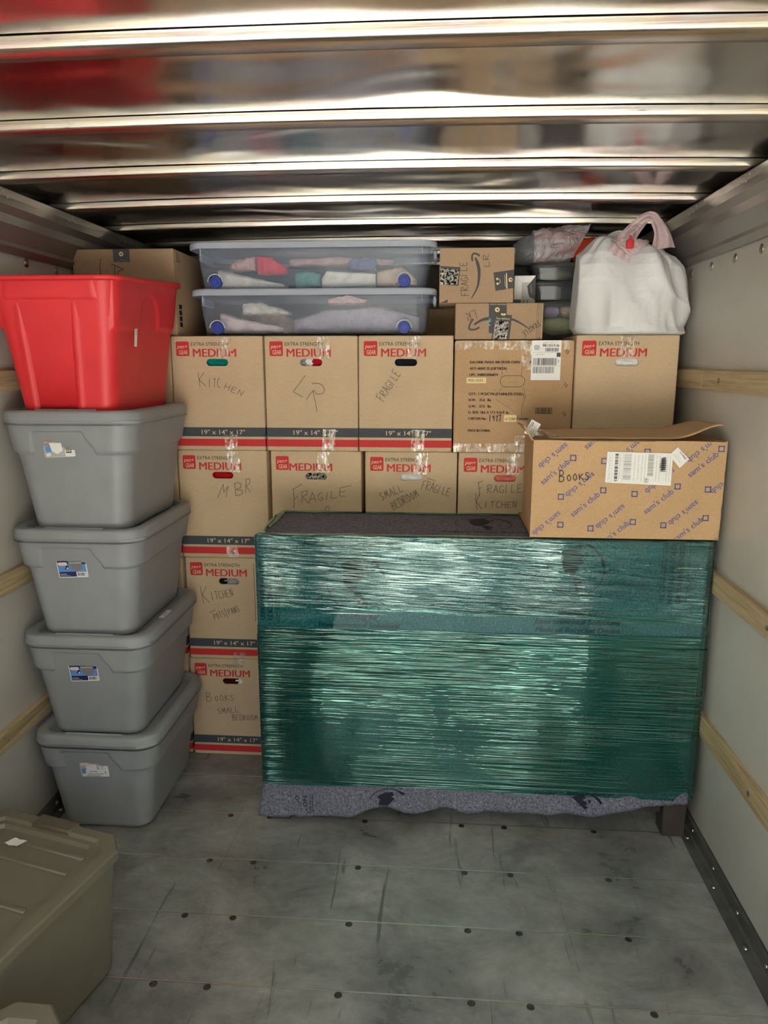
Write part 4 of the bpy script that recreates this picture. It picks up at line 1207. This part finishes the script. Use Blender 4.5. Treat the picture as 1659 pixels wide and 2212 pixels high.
def flap(name, pts_fn, nu=40, nv=10, t=.004, mat='cardboard_box', label=None):
    q = MB(); q.grid(pts_fn, nu, nv)
    o = q.build(name, mat, bk, fix=False)
    s_ = o.modifiers.new('thickness', 'SOLIDIFY'); s_.thickness = t; s_.offset = 0
    if label: o['label'] = label
    return o
def back_flap(u, v):   # long flap leaning over the opening, its right end curled up
    x = -W2 + .055 + (2 * W2 - .075) * u
    curl = .060 * sstep(.70, 1.0, u) ** 1.5
    return (x + .012 * curl / .06, .030 + .235 * v - .02 * curl, H2 + .006 + .004 * v + .007 * sin(u * 2.6) * v + .75 * curl * (1 - .3 * v) + .003 * noise.noise((u * 6, v * 3, 2)))
flap('back_flap', back_flap, label='long flap with a curled torn end')
flap('right_flap', lambda u, v: (W2 - .001 + .010 * sin(v * 2.6) - .075 * v ** 1.6, .004 + (D2 - .008) * u, H2 + .001 + .004 * sin(v * pi) - .022 * v + .003 * noise.noise((u * 4, v * 2, 7))), 20, 10)
flap('left_flap', lambda u, v: (-W2 - .002 - .030 * v + .018 * u, .004 + (D2 - .02) * u, H2 + .048 * v * (1 - .4 * u) + .004 * noise.noise((u * 4, v * 2, 8))), 20, 8)
flap('front_flap', lambda u, v: (-W2 + .02 + (2 * W2 - .05) * u, .003 + .055 * v, H2 - .001 - .018 * v), 20, 6)
q = MB(); f = Face(q, tuple(-ob), (1, 0, 0), (0, 0, 1), (0, -1, 0), .0012)
f.o.y = 0
def clipped(geo_fn):
    """keep print inside the face"""
    o0 = len(q.f); geo_fn()
    k = o0
    while k < len(q.f):
        c = sum((Vector(q.v[i]) for i in q.f[k]), Vector()) / len(q.f[k])
        if abs(c.x) > W2 - .004 or c.z < .003 or c.z > H2 - .003: del q.f[k]; del q.mi[k]; del q.sm[k]
        else: k += 1
A_ = radians(41)
for x0, z0 in ((.3411, 1.2465), (.4408, 1.1424), (.6697, 1.1545), (.7983, 1.275), (.4726, 1.3611), (.540, 1.050), (.770, 1.066)):
    clipped(lambda: f.text("sam's club", x0, z0, .1095, .0195, 0, A_, .004, 0, 1.5))
for x1, z1 in ((.4942, 1.2903), (.5954, 1.1874), (.8223, 1.203), (.6360, 1.4010), (.865, 1.405), (.945, 1.306), (.394, 1.162), (.405, 1.383), (.9445, 1.125), (.742, 1.305)):
    clipped(lambda: f.text("sam's club", x1, z1, .1095, .0195, 0, A_ + pi, .004, 0, 1.5))
for x, z in ((.432,1.3339),(.5317,1.2309),(.762,1.2462),(.8864,1.3665),(.3996,1.2083),(.6302,1.2203),(.8561,1.2375),(.4988,1.1054),(.7274,1.1197),(.6311,1.1288),(.8565,1.1454),(.5295,1.325),(.6612,1.3554),(.4021,1.116)):
    r_ = .0095
    def sq():
        for sx, sz, w, h in ((0, -1, 1, 0), (0, 1, 1, 0), (-1, 0, 0, 1), (1, 0, 0, 1)):
            cx, cz = x + sx * (r_ - .0016), z + sz * (r_ - .0016)
            f.rect(cx - (r_ if w else .0016), cz - (r_ if h else .0016), cx + (r_ if w else .0016), cz + (r_ if h else .0016), 0, 1.5)
    clipped(sq)
tag(q.build('printed_lettering', 'ink_blue', bk, fix=False), kind='stuff')
writing('books', bk, BY0 - .0012, .0028)
q = MB(); f = Face(q, tuple(-ob), (1, 0, 0), (0, 0, 1), (0, -1, 0), .0031); f.o.y = 0
f.poly([(.535, 1.2563), (.740, 1.2488), (.7396, 1.3513), (.5372, 1.3553)], 0, 1)
def tilt(x0, z0, x1, z1, mi, k=1.5): f.rect(x0 + .0, z0, x1, z1, mi, k)
for x0, x1, z0, z1, st, mi in ((.562, .572, 1.262, 1.350, .0022, 2), (.589, .613, 1.266, 1.348, .0022, 1), (.664, .682, 1.278, 1.347, .0009, 1)): f.bars(x0, z0, x1, z1, mi, False, st, 1.5, int(x0 * 1000))
for x0, x1 in ((.543, .553), (.575, .586)):
    for a, b, c, d_ in ((x0, 1.258, x0 + .0007, 1.351), (x1, 1.258, x1 + .0007, 1.351), (x0, 1.258, x1, 1.2587), (x0, 1.3503, x1, 1.351)): f.rect(a, b, c, d_, 1, 1.5)
    f.bars(x0 + .003, 1.27, x0 + .005, 1.345, 1, False, .003, 1.5, 3)
for x in (.622, .634, .645, .655, .69, .70, .722, .731): f.bars(x, 1.262, x + .0018, 1.345, 1, False, .0016, 1.5, int(x * 999))
f.rect(.656, 1.2585, .669, 1.2592, 2, 1.5); f.rect(.656, 1.2705, .669, 1.2712, 2, 1.5); f.rect(.656, 1.2585, .6567, 1.2712, 2, 1.5); f.rect(.6683, 1.2585, .669, 1.2712, 2, 1.5); f.text('H', .6592, 1.2695, .008, .006, 2, -pi / 2, .01)
for k in range(7): f.stroke([(.699 + .004 * random.random(), 1.335 - k * .0055), (.717, 1.338 - k * .0058), (.703, 1.330 - k * .0056), (.719, 1.331 - k * .006)], .0021, 2, 3, False)
q.build('shipping_label', ['paper_white', 'print_silver', 'tape_black'], bk, fix=False)
q = MB(); f = Face(q, tuple(-ob), (1, 0, 0), (0, 0, 1), (0, -1, 0), .0038); f.o.y = 0
f.poly([(.7521, 1.3717), (.7278, 1.3463), (.7629, 1.3054), (.7898, 1.3334)], 0, 1)
f.text('Z31-7996MQ', .757, 1.355, .030, .0048, 1, radians(-49), .004); f.stroke([(.742, 1.349), (.764, 1.322)], .0012, 2, 2); f.stroke([(.748, 1.352), (.762, 1.335)], .0008, 2, 2)
q.build('paper_sticker', ['paper_white', 'tape_black', 'print_silver'], bk, fix=False)['label'] = 'tilted white square sticker'
q = MB(); a_ = radians(-28)
f = Face(q, (-W2 - .020, .095, H2 + .016), (cos(a_), 0, sin(a_)), (-sin(a_) * 1, .0, cos(a_)), (0, -1, 0), .0008)
f.rect(0, 0, .034, .050, 0)
f.stroke([(.006, .045), (.006, .022)], .0018, 1, 2, False); f.stroke([(.011, .044), (.011, .030)], .003, 1, 2, False); f.stroke([(.017, .040), (.017, .012)], .0012, 2, 2, False); f.stroke([(.023, .042), (.023, .010)], .0014, 2, 2, False)
q.build('paper_sticker', ['paper_white', 'print_grey', 'print_silver'], bk, fix=False)['label'] = 'torn white label on the flap corner'
q = MB(); q.grid(lambda u, v: (-W2 + .012 + .075 * u, .055 + .012 * v, H2 + .010 + .026 * v * (1 - u) + .006 * noise.noise((u * 8, v * 5, 3))), 16, 6)
q.build('packing_tape', 'tape_clear', bk, fix=False)

# ------------------------------------------------------------------ mailing boxes on the top row
def mail_box(name, x0, x1, z0, z1, yf, depth, label, group=None, mat='cardboard_mail'):
    r = empty(name, ((x0 + x1) / 2, yf, z0), 0, label, 'box', group)
    carton_body(x1 - x0, depth, z1 - z0, b=.003).build('carton_body', mat, r)
    return r, (-(x0 + x1) / 2, -z0)
def wface(mb, off, lift=.0005): return Face(mb, (off[0], 0, off[1]), (1, 0, 0), (0, 0, 1), (0, -1, 0), lift)
def arrow(f, shaft, head, w0, w1, w2, mi=0):
    pts = catmull(shaft, 6); n = len(pts)
    for i in range(n - 1):
        t = i / (n - 1); w = w0 + (w1 - w0) * sin(min(1, t * 1.3) * pi / 2) if t < .7 else w1 + (w2 - w1) * (t - .7) / .3
        f.stroke([pts[i], pts[i + 1]], w, mi, 1, False)
    f.stroke(head, .0062, mi, 1, True)
a0, o0 = mail_box('mailing_box', -1.382, -.9905, 1.7305, 2.047, 2.795, .36, 'wide brown mailing box with a black tape square, behind the red tote')
q = MB(); f = wface(q, o0)
f.stroke([(-1.10 + .02 * k, 1.900 + .012 * sin(k * .6)) for k in range(5)], .013, 0, 1)
q.build('printed_arrow', 'tape_black', a0, fix=False)
q = MB(); f = wface(q, o0, .0008)
f.rect(-1.222, 2.000, -1.158, 2.046, 0, 1); f.rrect(-1.1985, 2.020, -1.1815, 2.037, .0085, 1, 2); f.poly([(-1.1945, 2.0285), (-1.1870, 2.0240), (-1.1870, 2.0330)], 0, 3)
f.stroke([(-1.207, 2.001), (-1.199, 2.0055), (-1.190, 2.0068), (-1.181, 2.0055), (-1.172, 2.001)], .0016, 2, 2)
q.build('printed_tape', ['tape_black', 'paper_cream', 'print_sky'], a0, fix=False)
q = MB(); f = Face(q, (.19575, 0, -1.7305), (0, 1, 0), (0, 0, 1), (1, 0, 0), .0006)
for y in (.03, .055): f.rect(y, 2.010, y + .006, 2.038, 0)
f.rect(.02, 2.004, .07, 2.007, 0)
for k in range(4): f.rect(.03, 1.765 + k * .022, .062, 1.782 + k * .022, 0)
q.build('printed_marks', 'tape_black', a0, fix=False)
writing('amz0', a0, 2.795, .0024)

a1, o1 = mail_box('mailing_box', .000, .2695, 1.8445, 2.037, 2.79, .22, 'small brown mailing box marked FRAGILE LR, upper of two beside the clear bins')
q = MB(); f = wface(q, o1)
arrow(f, [(.1174, 1.8604), (.1371, 1.8962), (.1432, 1.9293), (.1423, 1.9623), (.1348, 1.9887), (.1276, 2.0018)], [(.1180, 1.990), (.1166, 2.0075), (.1225, 2.0165), (.1376, 2.0132), (.1429, 2.0066)], .003, .0115, .006)
f.poly([(.003, 1.846), (.031, 1.846), (.031, 1.858), (.016, 1.850)], 0)
q.build('printed_arrow', 'tape_black', a1, fix=False)
q = MB(); f = wface(q, o1, .0008)
f.poly([(.1949, 1.9504), (.2044, 1.8858), (.269, 1.8960), (.269, 1.9597)], 0, 1)
f.rrect(.2500, 1.9170, .2640, 1.9320, .007, 1, 2); f.poly([(.2530, 1.9250), (.2610, 1.9200), (.2610, 1.9290)], 0, 3)
f.poly([(.2400, 1.948), (.2430, 1.948), (.2470, 1.894), (.2430, 1.893)], 1, 2); f.poly([(.2345, 1.942), (.2360, 1.942), (.2400, 1.901), (.2380, 1.901)], 2, 2)
f.stroke([(.2125, 1.929), (.2190, 1.924), (.2200, 1.916), (.2130, 1.910)], .0016, 1, 2); f.rrect(.2055, 1.924, .2125, 1.932, .003, 1, 2); f.rrect(.207, 1.907, .214, 1.915, .003, 1, 2)
q.build('printed_tape', ['tape_black', 'paper_cream', 'print_silver'], a1, fix=False)
q = MB(); f = wface(q, o1, .0008); f.poly([(.0014, 1.9751), (.018, 1.9087), (.0698, 1.905), (.0754, 1.9695)], 0, 1)
q.build('printed_tape', ['tape_black'], a1, fix=False)
q = MB(); f = wface(q, o1, .0008); f.poly([(.002, 1.965), (.003, 1.910), (.0655, 1.9095), (.0715, 1.9600), (.020, 1.9665)], 0, 2)
q.build('crumpled_tape', ['foil'], a1, fix=False)
writing('amz1', a1, 2.79, .0018)

a2, o2 = mail_box('mailing_box', .0605, .380, 1.7135, 1.8435, 2.79, .24, 'reddish brown mailing box with upside down writing and black tape, lower of two')
q = MB(); f = wface(q, o2)
arrow(f, [(.3257, 1.7546), (.2993, 1.7716), (.2678, 1.7852), (.2194, 1.7887), (.1814, 1.7889), (.1539, 1.7822), (.13, 1.7671)], [(.1261, 1.7874), (.116, 1.7722), (.1120, 1.7520), (.1339, 1.7501), (.1493, 1.7586)], .003, .0115, .006)
for x in (.358, .364, .371): f.stroke([(x, 1.7145), (x + .001 * sin(x * 999), 1.842)], .0010, 1, 1, False)
f.rect(.363, 1.7185, .374, 1.7205, 0)
q.build('printed_arrow', ['tape_black', 'ink_black'], a2, fix=False)
q = MB(); f = wface(q, o2, .0008)
f.poly([(.1815, 1.8432), (.1847, 1.7364), (.2498, 1.7362), (.2462, 1.8432)], 0, 1); f.poly([(.2051, 1.8056), (.194, 1.7142), (.2599, 1.7142), (.2666, 1.8003)], 0, 1.5)
f.rrect(.2040, 1.8115, .2215, 1.8285, .0085, 1, 2); f.poly([(.2085, 1.8200), (.2160, 1.8155), (.2160, 1.8248)], 0, 3)
f.poly([(.2260, 1.8065), (.2345, 1.8065), (.2345, 1.7985), (.2275, 1.8015)], 1, 3); f.poly([(.2360, 1.8065), (.2445, 1.8062), (.2430, 1.8010), (.2360, 1.7985)], 1, 3)
f.text('free delivery', .2100, 1.7865, .049, .0075, 1, radians(-3), .004, 0, 3)
f.text('Subscribe & Save', .2440, 1.8405, .058, .0050, 1, pi, .004, 0, 3)
f.text('re', .1905, 1.7640, .025, .013, 2, pi / 2, .006, 0, 3)
q.build('printed_tape', ['tape_black', 'paper_cream', 'print_aqua'], a2, fix=False)
q = MB(); f = wface(q, o2, .0008); f.poly([(.2075, 1.782), (.1985, 1.7142), (.2495, 1.7142), (.256, 1.7785)], 0, 3.5); q.build('crumpled_tape', 'foil', a2, fix=False)
writing('amz2', a2, 2.79, .0018)

# ------------------------------------------------------------------ clear under-bed bins and what is folded inside them
def clear_bin(z0, h, label):
    w, dpt = .446, .215
    r = empty('clear_bin', (-.475, 3.012, z0), 0, label, 'storage bin', 'clear lidded bins with blue wheels')
    m = MB(); R = []
    for i, z, rr in ((.030, .0, .03), (.022, .003, .04), (.018, .010, .045), (.0, h - .026, .055)): R.append([(p[0], p[1], z) for p in rrect(0, 0, w - .004 - i, dpt - .004 - i, rr, 6)])
    for i, z, rr in ((.002, h - .027, .053), (.020, .012, .043), (.026, .006, .04)): R.append([(p[0], p[1], z) for p in rrect(0, 0, w - .004 - i, dpt - .004 - i, rr, 6)])
    m.loft(R)
    m.build('bin_body', 'bin_clear', r)
    m = MB(); R = []
    for i, z in ((.004, h - .026), (.0, h - .025), (.0, h - .008), (.003, h - .003), (.010, h), (.022, h), (.028, h - .007)): R.append([(p[0], p[1], z) for p in rrect(0, 0, w + .020 - i, dpt + .012 - i, .062, 6)])
    m.loft(R, cap0=False)
    for sx in (-1, 1):   # end latches
        m.rbox(sx * (w + .012) - .006, sx * (w + .012) + .006, -.07, .07, h - .052, h - .020, .003, n=1)
        m.rbox(sx * (w - .034) - .0016, sx * (w - .034) + .0016, -dpt - .0045, -dpt + .002, h - .050, h - .026, .001, n=1)
    m.build('bin_lid', 'bin_lid', r)
    for x in (-.362, .346):
        q = MB(); q.lathe([(.0225, .016), (.0225, .0), (.0210, -.004), (.0165, -.004), (.0155, -.002), (.0100, -.002), (.0092, -.005), (.002, -.005)], 'y', n=24)
        q.build('wheel', 'wheel_blue', r, (x, -dpt + .006, .0225))
        q = MB()
        for s_ in range(13):
            pass
        q.tube([(x + .0285 * cos(pi * k / 12), -dpt + .001, .0225 + .0285 * sin(pi * k / 12)) for k in range(13)], .0025, n=6)
        q.build('wheel_arch', 'bin_lid', r)
    return r
clear_bin(1.7355, .166, 'lower clear bin with blue wheels, pale folded laundry inside')
clear_bin(1.9030, .166, 'upper clear bin with blue wheels, dark teal and red cloth inside')
def fabric(name, label, mat, x0, x1, y0, y1, z0, prof, sd=0, folds=3, rough=.010):
    """folded or crumpled cloth: prof lists (u, height) along x; soft layered front"""
    m = MB(); nu, nv = 40, 22
    def fn(u, v):
        h = lerp_pts(prof, u); a = v * 2 * pi
        ex = 1 - abs(2 * u - 1) ** 8
        cyl = (y0 + y1) / 2; dy = (y1 - y0) / 2 * (.75 + .25 * ex); dz = h / 2
        c, s_ = cos(a), sin(a)
        py = cyl + dy * (abs(c) ** .45) * (1 if c > 0 else -1); pz = z0 + dz + dz * (abs(s_) ** .55) * (1 if s_ > 0 else -1)
        fo = .005 * sin(folds * pi * 2 * (pz - z0) / max(h, .01)) * (1 if c < 0 else 0)
        nz = rough * noise.noise((u * 6 + sd, v * 5, sd)) * ex
        return (x0 + (x1 - x0) * u, py + fo + nz, max(z0, pz + nz * .6))
    rings = [[fn(i / nu, j / nv) for j in range(nv)] for i in range(nu + 1)]
    m.loft(rings)
    o = m.build(name, mat, sharp=0)
    return tag(o, label, 'cloth', 'laundry folded inside the clear bins')
zb, zt = 1.7435, 1.9110
fabric('folded_cloth', 'plain white folded cloth at the left in the upper clear bin', 'cloth_white', -.845, -.59, 2.855, 2.97, zt, [(0, .068), (.3, .050), (1, .012)], 1, 1, .004)
fabric('folded_cloth', 'dark teal cloth spread along the middle of the upper clear bin', 'cloth_teal', -.82, -.30, 2.975, 3.14, zt, [(0, .085), (.35, .092), (1, .078)], 2, 3)
fabric('folded_cloth', 'bright coral red cloth on the teal cloth in the upper clear bin', 'cloth_red', -.700, -.585, 2.885, 2.97, zt + .053, [(0, .070), (.5, .062), (1, .022)], 3, 2)
fabric('folded_cloth', 'crumpled pale pink cloth at the top left of the upper clear bin', 'cloth_rose', -.81, -.712, 2.90, 2.985, zt + .070, [(0, .018), (.5, .040), (1, .052)], 4, 5, .02)
fabric('folded_cloth', 'sea green cloth in the centre of the upper clear bin', 'cloth_green', -.55, -.452, 2.87, 2.965, zt + .002, [(0, .052), (.5, .060), (1, .050)], 5, 2)
fabric('folded_cloth', 'white folded stack in the right half of the upper clear bin', 'cloth_white', -.445, -.24, 2.845, 2.965, zt, [(0, .030), (.1, .060), (1, .050)], 6, 2, .004)
fabric('folded_cloth', 'navy blue cloth with white edge in the upper clear bin', 'cloth_blue', -.345, -.242, 2.87, 2.965, zt + .064, [(0, .030), (.2, .046), (1, .040)], 7, 2)
fabric('folded_cloth', 'sand coloured bundle by the right wheel in the upper clear bin', 'cloth_sand', -.235, -.085, 2.855, 2.985, zt, [(0, .055), (.6, .075), (1, .030)], 8, 3, .014)
fabric('folded_cloth', 'pinkish cloth pressed under the lid of the upper clear bin', 'cloth_rose', -.60, -.18, 3.00, 3.16, zt + .094, [(0, .030), (.5, .034), (1, .024)], 9, 4, .012)
fabric('folded_cloth', 'blush white folded blanket at the left of the lower clear bin', 'cloth_blush', -.845, -.60, 2.855, 2.98, zb, [(0, .075), (.4, .050), (1, .020)], 10, 2, .008)
fabric('folded_cloth', 'cream bed linen heaped at the upper left of the lower clear bin', 'cloth_sand', -.80, -.58, 2.99, 3.12, zb, [(0, .090), (.3, .118), (.7, .085), (1, .05)], 11, 6, .014)
fabric('folded_cloth', 'pale rumpled linen in the lower clear bin behind the blush blanket', 'cloth_white', -.76, -.58, 2.875, 2.975, zb + .070, [(0, .040), (.4, .045), (1, .010)], 12, 5, .014)
fabric('folded_cloth', 'lilac grey cloth filling the right half of the lower clear bin', 'cloth_lilac', -.565, -.075, 2.865, 3.15, zb, [(0, .052), (.3, .092), (.7, .100), (1, .06)], 13, 3, .012)
fabric('folded_cloth', 'peach cloth at the top centre of the lower clear bin', 'cloth_rose', -.43, -.28, 2.90, 3.02, zb + .108, [(0, .020), (.5, .034), (1, .018)], 14, 3, .014)

# ------------------------------------------------------------------ food boxes and cloth bin right of the mailing boxes
def food_box(name, label, cx, cy, hx, hy, z0, h, mat, lid, group=None):
    r = empty(name, (cx, cy, z0), 0, label, 'container', group)
    m = MB(); R = [[(p[0], p[1], z) for p in rrect(0, 0, hx - i, hy - i, .03, 5)] for i, z in ((.016, 0), (.010, .004), (.002, h - .018), (.004, h - .019), (.013, .007))]
    m.loft(R); m.build('box_body', mat, r)
    m = MB(); R = [[(p[0], p[1], z) for p in rrect(0, 0, hx + .005 - i, hy + .005 - i, .034, 5)] for i, z in ((.003, h - .020), (0, h - .018), (0, h - .006), (.004, h - .001), (.014, h), (.018, h - .004))]
    m.loft(R, cap0=False); m.build('box_lid', lid, r)
    return r
FBX = 'stacked clear containers left of the white bag'
food_box('food_container', 'dark smoked container with a pale food layer, top of its stack', .462, 3.120, .100, .085, 1.9460, .068, 'smoke_lid', 'smoke_lid', FBX)
food_box('food_container', 'dark container with a shiny white square front, middle of its stack', .462, 3.120, .098, .085, 1.8700, .0755, 'smoke_lid', 'smoke_lid', FBX)
food_box('clear_container', 'wide clear container with violet and lime cloth, bottom of its stack', .480, 3.120, .092, .085, 1.7320, .1365, 'food_clear', 'food_clear', FBX)
def lump(name, label, mat, c, s, sd=0, cat='cloth', rough=.12):
    m = MB(); nu, nv = 28, 18; rings = []
    for i in range(nv + 1):
        t = pi * i / nv; ring = []
        for k in range(nu):
            a = 2 * pi * k / nu
            p = Vector((sin(t) * cos(a), sin(t) * sin(a), -cos(t))); p = Vector([(abs(q) ** .7) * (1 if q > 0 else -1) for q in p])
            p *= 1 + rough * noise.noise(p * 2.2 + Vector((sd, 0, 0)))
            ring.append((c[0] + p.x * s[0], c[1] + p.y * s[1], c[2] + p.z * s[2]))
        rings.append(ring)
    m.loft(rings)
    return tag(m.build(name, mat, sharp=0), label, cat)
lump('food_block', 'pale yellow food in the smoked container', 'cloth_butter', (.462, 3.110, 1.972), (.066, .048, .016), 1, 'food')
m = MB(); m.rbox(.408, .482, 3.052, 3.062, 1.8805, 1.922, .003); tag(m.build('dish', 'paper_white'), 'shiny white square dish inside the middle dark container', 'dish')
lump('folded_cloth', 'lime green cloth at the bottom of the wide clear container', 'cloth_lime', (.480, 3.110, 1.7740), (.066, .060, .032), 3)
lump('folded_cloth', 'violet cloth on the lime cloth in the wide clear container', 'cloth_violet', (.452, 3.095, 1.8300), (.030, .042, .020), 4)
lump('lace_cloth', 'cream lace at the right in the wide clear container', 'cloth_sand', (.515, 3.095, 1.8300), (.028, .042, .020), 5, rough=.3)
# printed white box between mailing box and containers
w1 = empty('printed_box', (.325, 2.93, 1.8445), 0, 'small white box with a dark photo print, half hidden right of the FRAGILE LR box', 'box')
m = MB(); m.rbox(-.040, .040, 0, .1, 0, .110, .002, n=1); m.build('box_body', 'paper_white', w1)
m = MB(); f = Face(m, (0, 0, 0), (1, 0, 0), (0, 0, 1), (0, -1, 0), .0005)
f.rect(-.012, .0, .040, .085, 1); f.poly([(.008, .07), (.040, .108), (.040, .020), (.022, .030), (.016, .05)], 0, 2); f.rect(-.040, 0, -.013, .022, 0, 2)
f.stroke([(.012, .07), (.016, .045), (.022, .03)], .005, 0, 3); f.stroke([(.022, .075), (.026, .045)], .003, 2, 3); f.rect(-.005, .008, .0, .022, 2, 3); f.rect(.008, .008, .014, .02, 2, 3)
m.build('photo_print', ['tape_black', 'print_silver', 'print_grey'], w1, fix=False)

# ------------------------------------------------------------------ plastic bags on top of the right cartons
def ridged(p, s):
    v = 0; a = 1; f_ = 1
    for k in range(4):
        v += a * (1 - abs(noise.noise(p * f_ * s + Vector((k * 7.1, 3.3, 1.7))) * 2)); a *= .5; f_ *= 2.1
    return v / 1.9
BGX, BGY, BGZ = .712, 2.868, 1.7300
bag = empty('plastic_bag', (BGX, BGY, BGZ), 0, 'crumpled white plastic carrier bag with pinkish handles on the far right carton', 'bag')
m = MB(); NU, NV = 150, 100
OUT = [(0, .190, .150), (.02, .205, .160), (.10, .212, .166), (.25, .212, .166), (.45, .212, .162), (.62, .212, .158), (.76, .208, .150), (.87, .190, .135), (.95, .150, .105), (1.0, .095, .070)]
def bagpt(u, v):
    a = 2 * pi * u
    hx = lerp_pts([(p[0], p[1]) for p in OUT], v); hy = lerp_pts([(p[0], p[2]) for p in OUT], v)
    cx, sx = cos(a), sin(a)
    p = Vector((hx * (abs(cx) ** .85) * (1 if cx > 0 else -1), hy * (abs(sx) ** .85) * (1 if sx > 0 else -1), 0.318 * v))
    q = Vector((p.x * 1.0, p.y * .8, p.z * .7))
    # broad sagging folds that run down and across from the gathered top, few sharp creases
    w1 = 1 - abs(noise.noise(Vector((q.x * 4.2 + q.z * 2.6, q.y * 3, q.z * 2.2 - q.x * 1.5)) + Vector((3.1, 0, 5))) * 2)
    w2 = 1 - abs(noise.noise(Vector((q.x * 7 - q.z * 4, q.y * 5, q.z * 3.5 + q.x * 3)) + Vector((8, 2, 1))) * 2)
    w3 = 1 - abs(noise.noise(Vector((q.x * 12 + q.z * 6, q.y * 8, q.z * 5 - q.x * 8)) + Vector((1, 9, 4))) * 2)
    d = .056 * (w1 - .72) + .024 * (w2 - .7) + .012 * (w3 - .7)
    g_ = .016 * max(0, v - .6) * sin(a * 13 + 5 * noise.noise((cos(a) * 2, sin(a) * 2, v * 2)))
    r = Vector((p.x, p.y, 0)); l = r.length or 1
    p += r / l * (d * min(1, v * 9 + .2) + g_)
    peak = .045 * sstep(.82, 1, v) * math.exp(-((p.x + .115) / .05) ** 2)
    return (max(-.212, min(.195, p.x - .015 * v)), max(-.168, min(.168, p.y)), max(0.0005, p.z + peak + .012 * min(1, v * 9) * noise.noise(q * 4)) if v > 0 else .0005)
rings = [[bagpt(i / NU, j / NV) for i in range(NU)] for j in range(NV + 1)]
m.loft(rings, cap1=False); m.build('bag_body', 'bag_white', bag, sharp=0)
def handle(pts, w, mat, sd):
    q = MB(); P = catmull(pts, 8); n = len(P)
    def fn(u, v):
        i = min(int(round(u * (n - 1))), n - 1); p = Vector(P[i]); t = Vector(P[min(i + 1, n - 1)]) - Vector(P[max(i - 1, 0)]); t.normalize()
        s_ = t.cross(Vector((0, 1, 0))); s_.normalize() if s_.length > 1e-4 else None
        ww = w * (1.5 - 1.0 * sin(pi * u)); 
        return tuple(p + s_ * (v - .5) * ww + Vector((0, .012 * sin(v * 9 + u * 5) + .006 * noise.noise((u * 6, v * 4, sd)), 0)))
    q.grid(fn, n - 1, 10); q.build('handle', mat, bag, fix=False)['label'] = 'pinkish carrier handle'
handle([(-.085, -.105, .265), (-.050, -.10, .335), (.0, -.09, .392), (.03, -.085, .402), (.048, -.08, .384), (.068, -.085, .345), (.075, -.09, .295)], .060, 'bag_pink', 1)
handle([(-.115, .02, .275), (-.085, .02, .345), (-.05, .01, .355), (-.03, -.04, .315)], .06, 'bag_white', 2)
m = MB(); m.grid(lambda u, v: (-.120 + .125 * u, -.166 + .035 * v - .006 * sin(u * pi), .262 + .045 * abs(2 * u - 1) ** 1.4 * (1 - v) + .058 * v + .005 * noise.noise((u * 7, v * 4, 3))), 24, 8)
m.build('bag_mouth', 'bag_pink', bag, fix=False)['label'] = 'pink lining of the open mouth'
m = MB(); m.rbox(.641, .667, 2.700, 2.716, 2.016, 2.046, .006); m.rbox(.650, .659, 2.704, 2.712, 2.044, 2.060, .003)
tag(m.build('squeeze_bottle', 'ink_red', rot=(0, 0, 0)), 'red bottle top peeping out of the white bag', 'bottle')

b2 = empty('plastic_bag', (.47, 3.115, 2.016), 0, 'clear striped plastic bag of bubble wrap lying behind the white bag', 'bag')
def rollpt(u, v, r0, sd, amp):
    a = 2 * pi * v; x = -.185 + .375 * u
    r = r0 * (1 - .45 * (1 - sstep(0, .16, u))) * (1 + .06 * sin(u * 6))
    d = amp * (ridged(Vector((x, cos(a) * .1, sin(a) * .1)), 9) - .6)
    rr = r + d
    cz = .064 + .035 * u - .02 * (1 - u)
    return (x, rr * cos(a) * 1.15, max(.001, cz + rr * sin(a) * .95))
m = MB(); m.loft([[rollpt(.02 + .5 * i / 40, j / 48, .058, 2, .012) for j in range(48)] for i in range(41)]); m.build('bubble_wrap', 'bubble_film', b2, sharp=0)['label'] = 'grey bubble wrap'
m = MB(); m.loft([[rollpt(.22 + (.50 + .10 * sin(2 * pi * j / 60)) * i / 60, j / 60, .072, 3, .026) for j in range(60)] for i in range(61)], cap0=False, cap1=False); m.build('bag_sleeve', 'bag_striped', b2, sharp=0)['label'] = 'pink and white striped plastic'
lump('folded_cloth', 'rust orange cloth at the open end of the striped bag', 'cloth_orange', (.585, 3.100, 2.064), (.058, .05, .048), 9)
# unseen olive totes by the opening, added to shade the lower left corner
for k in range(3):
    olive('lidded_tote', (-1.135, .33, .3875 * k), radians(4), 'olive lidded tote, ' + ('lowest', 'middle', 'topmost')[k] + ' of three unseen ones added to shade the left corner', .235, .272)
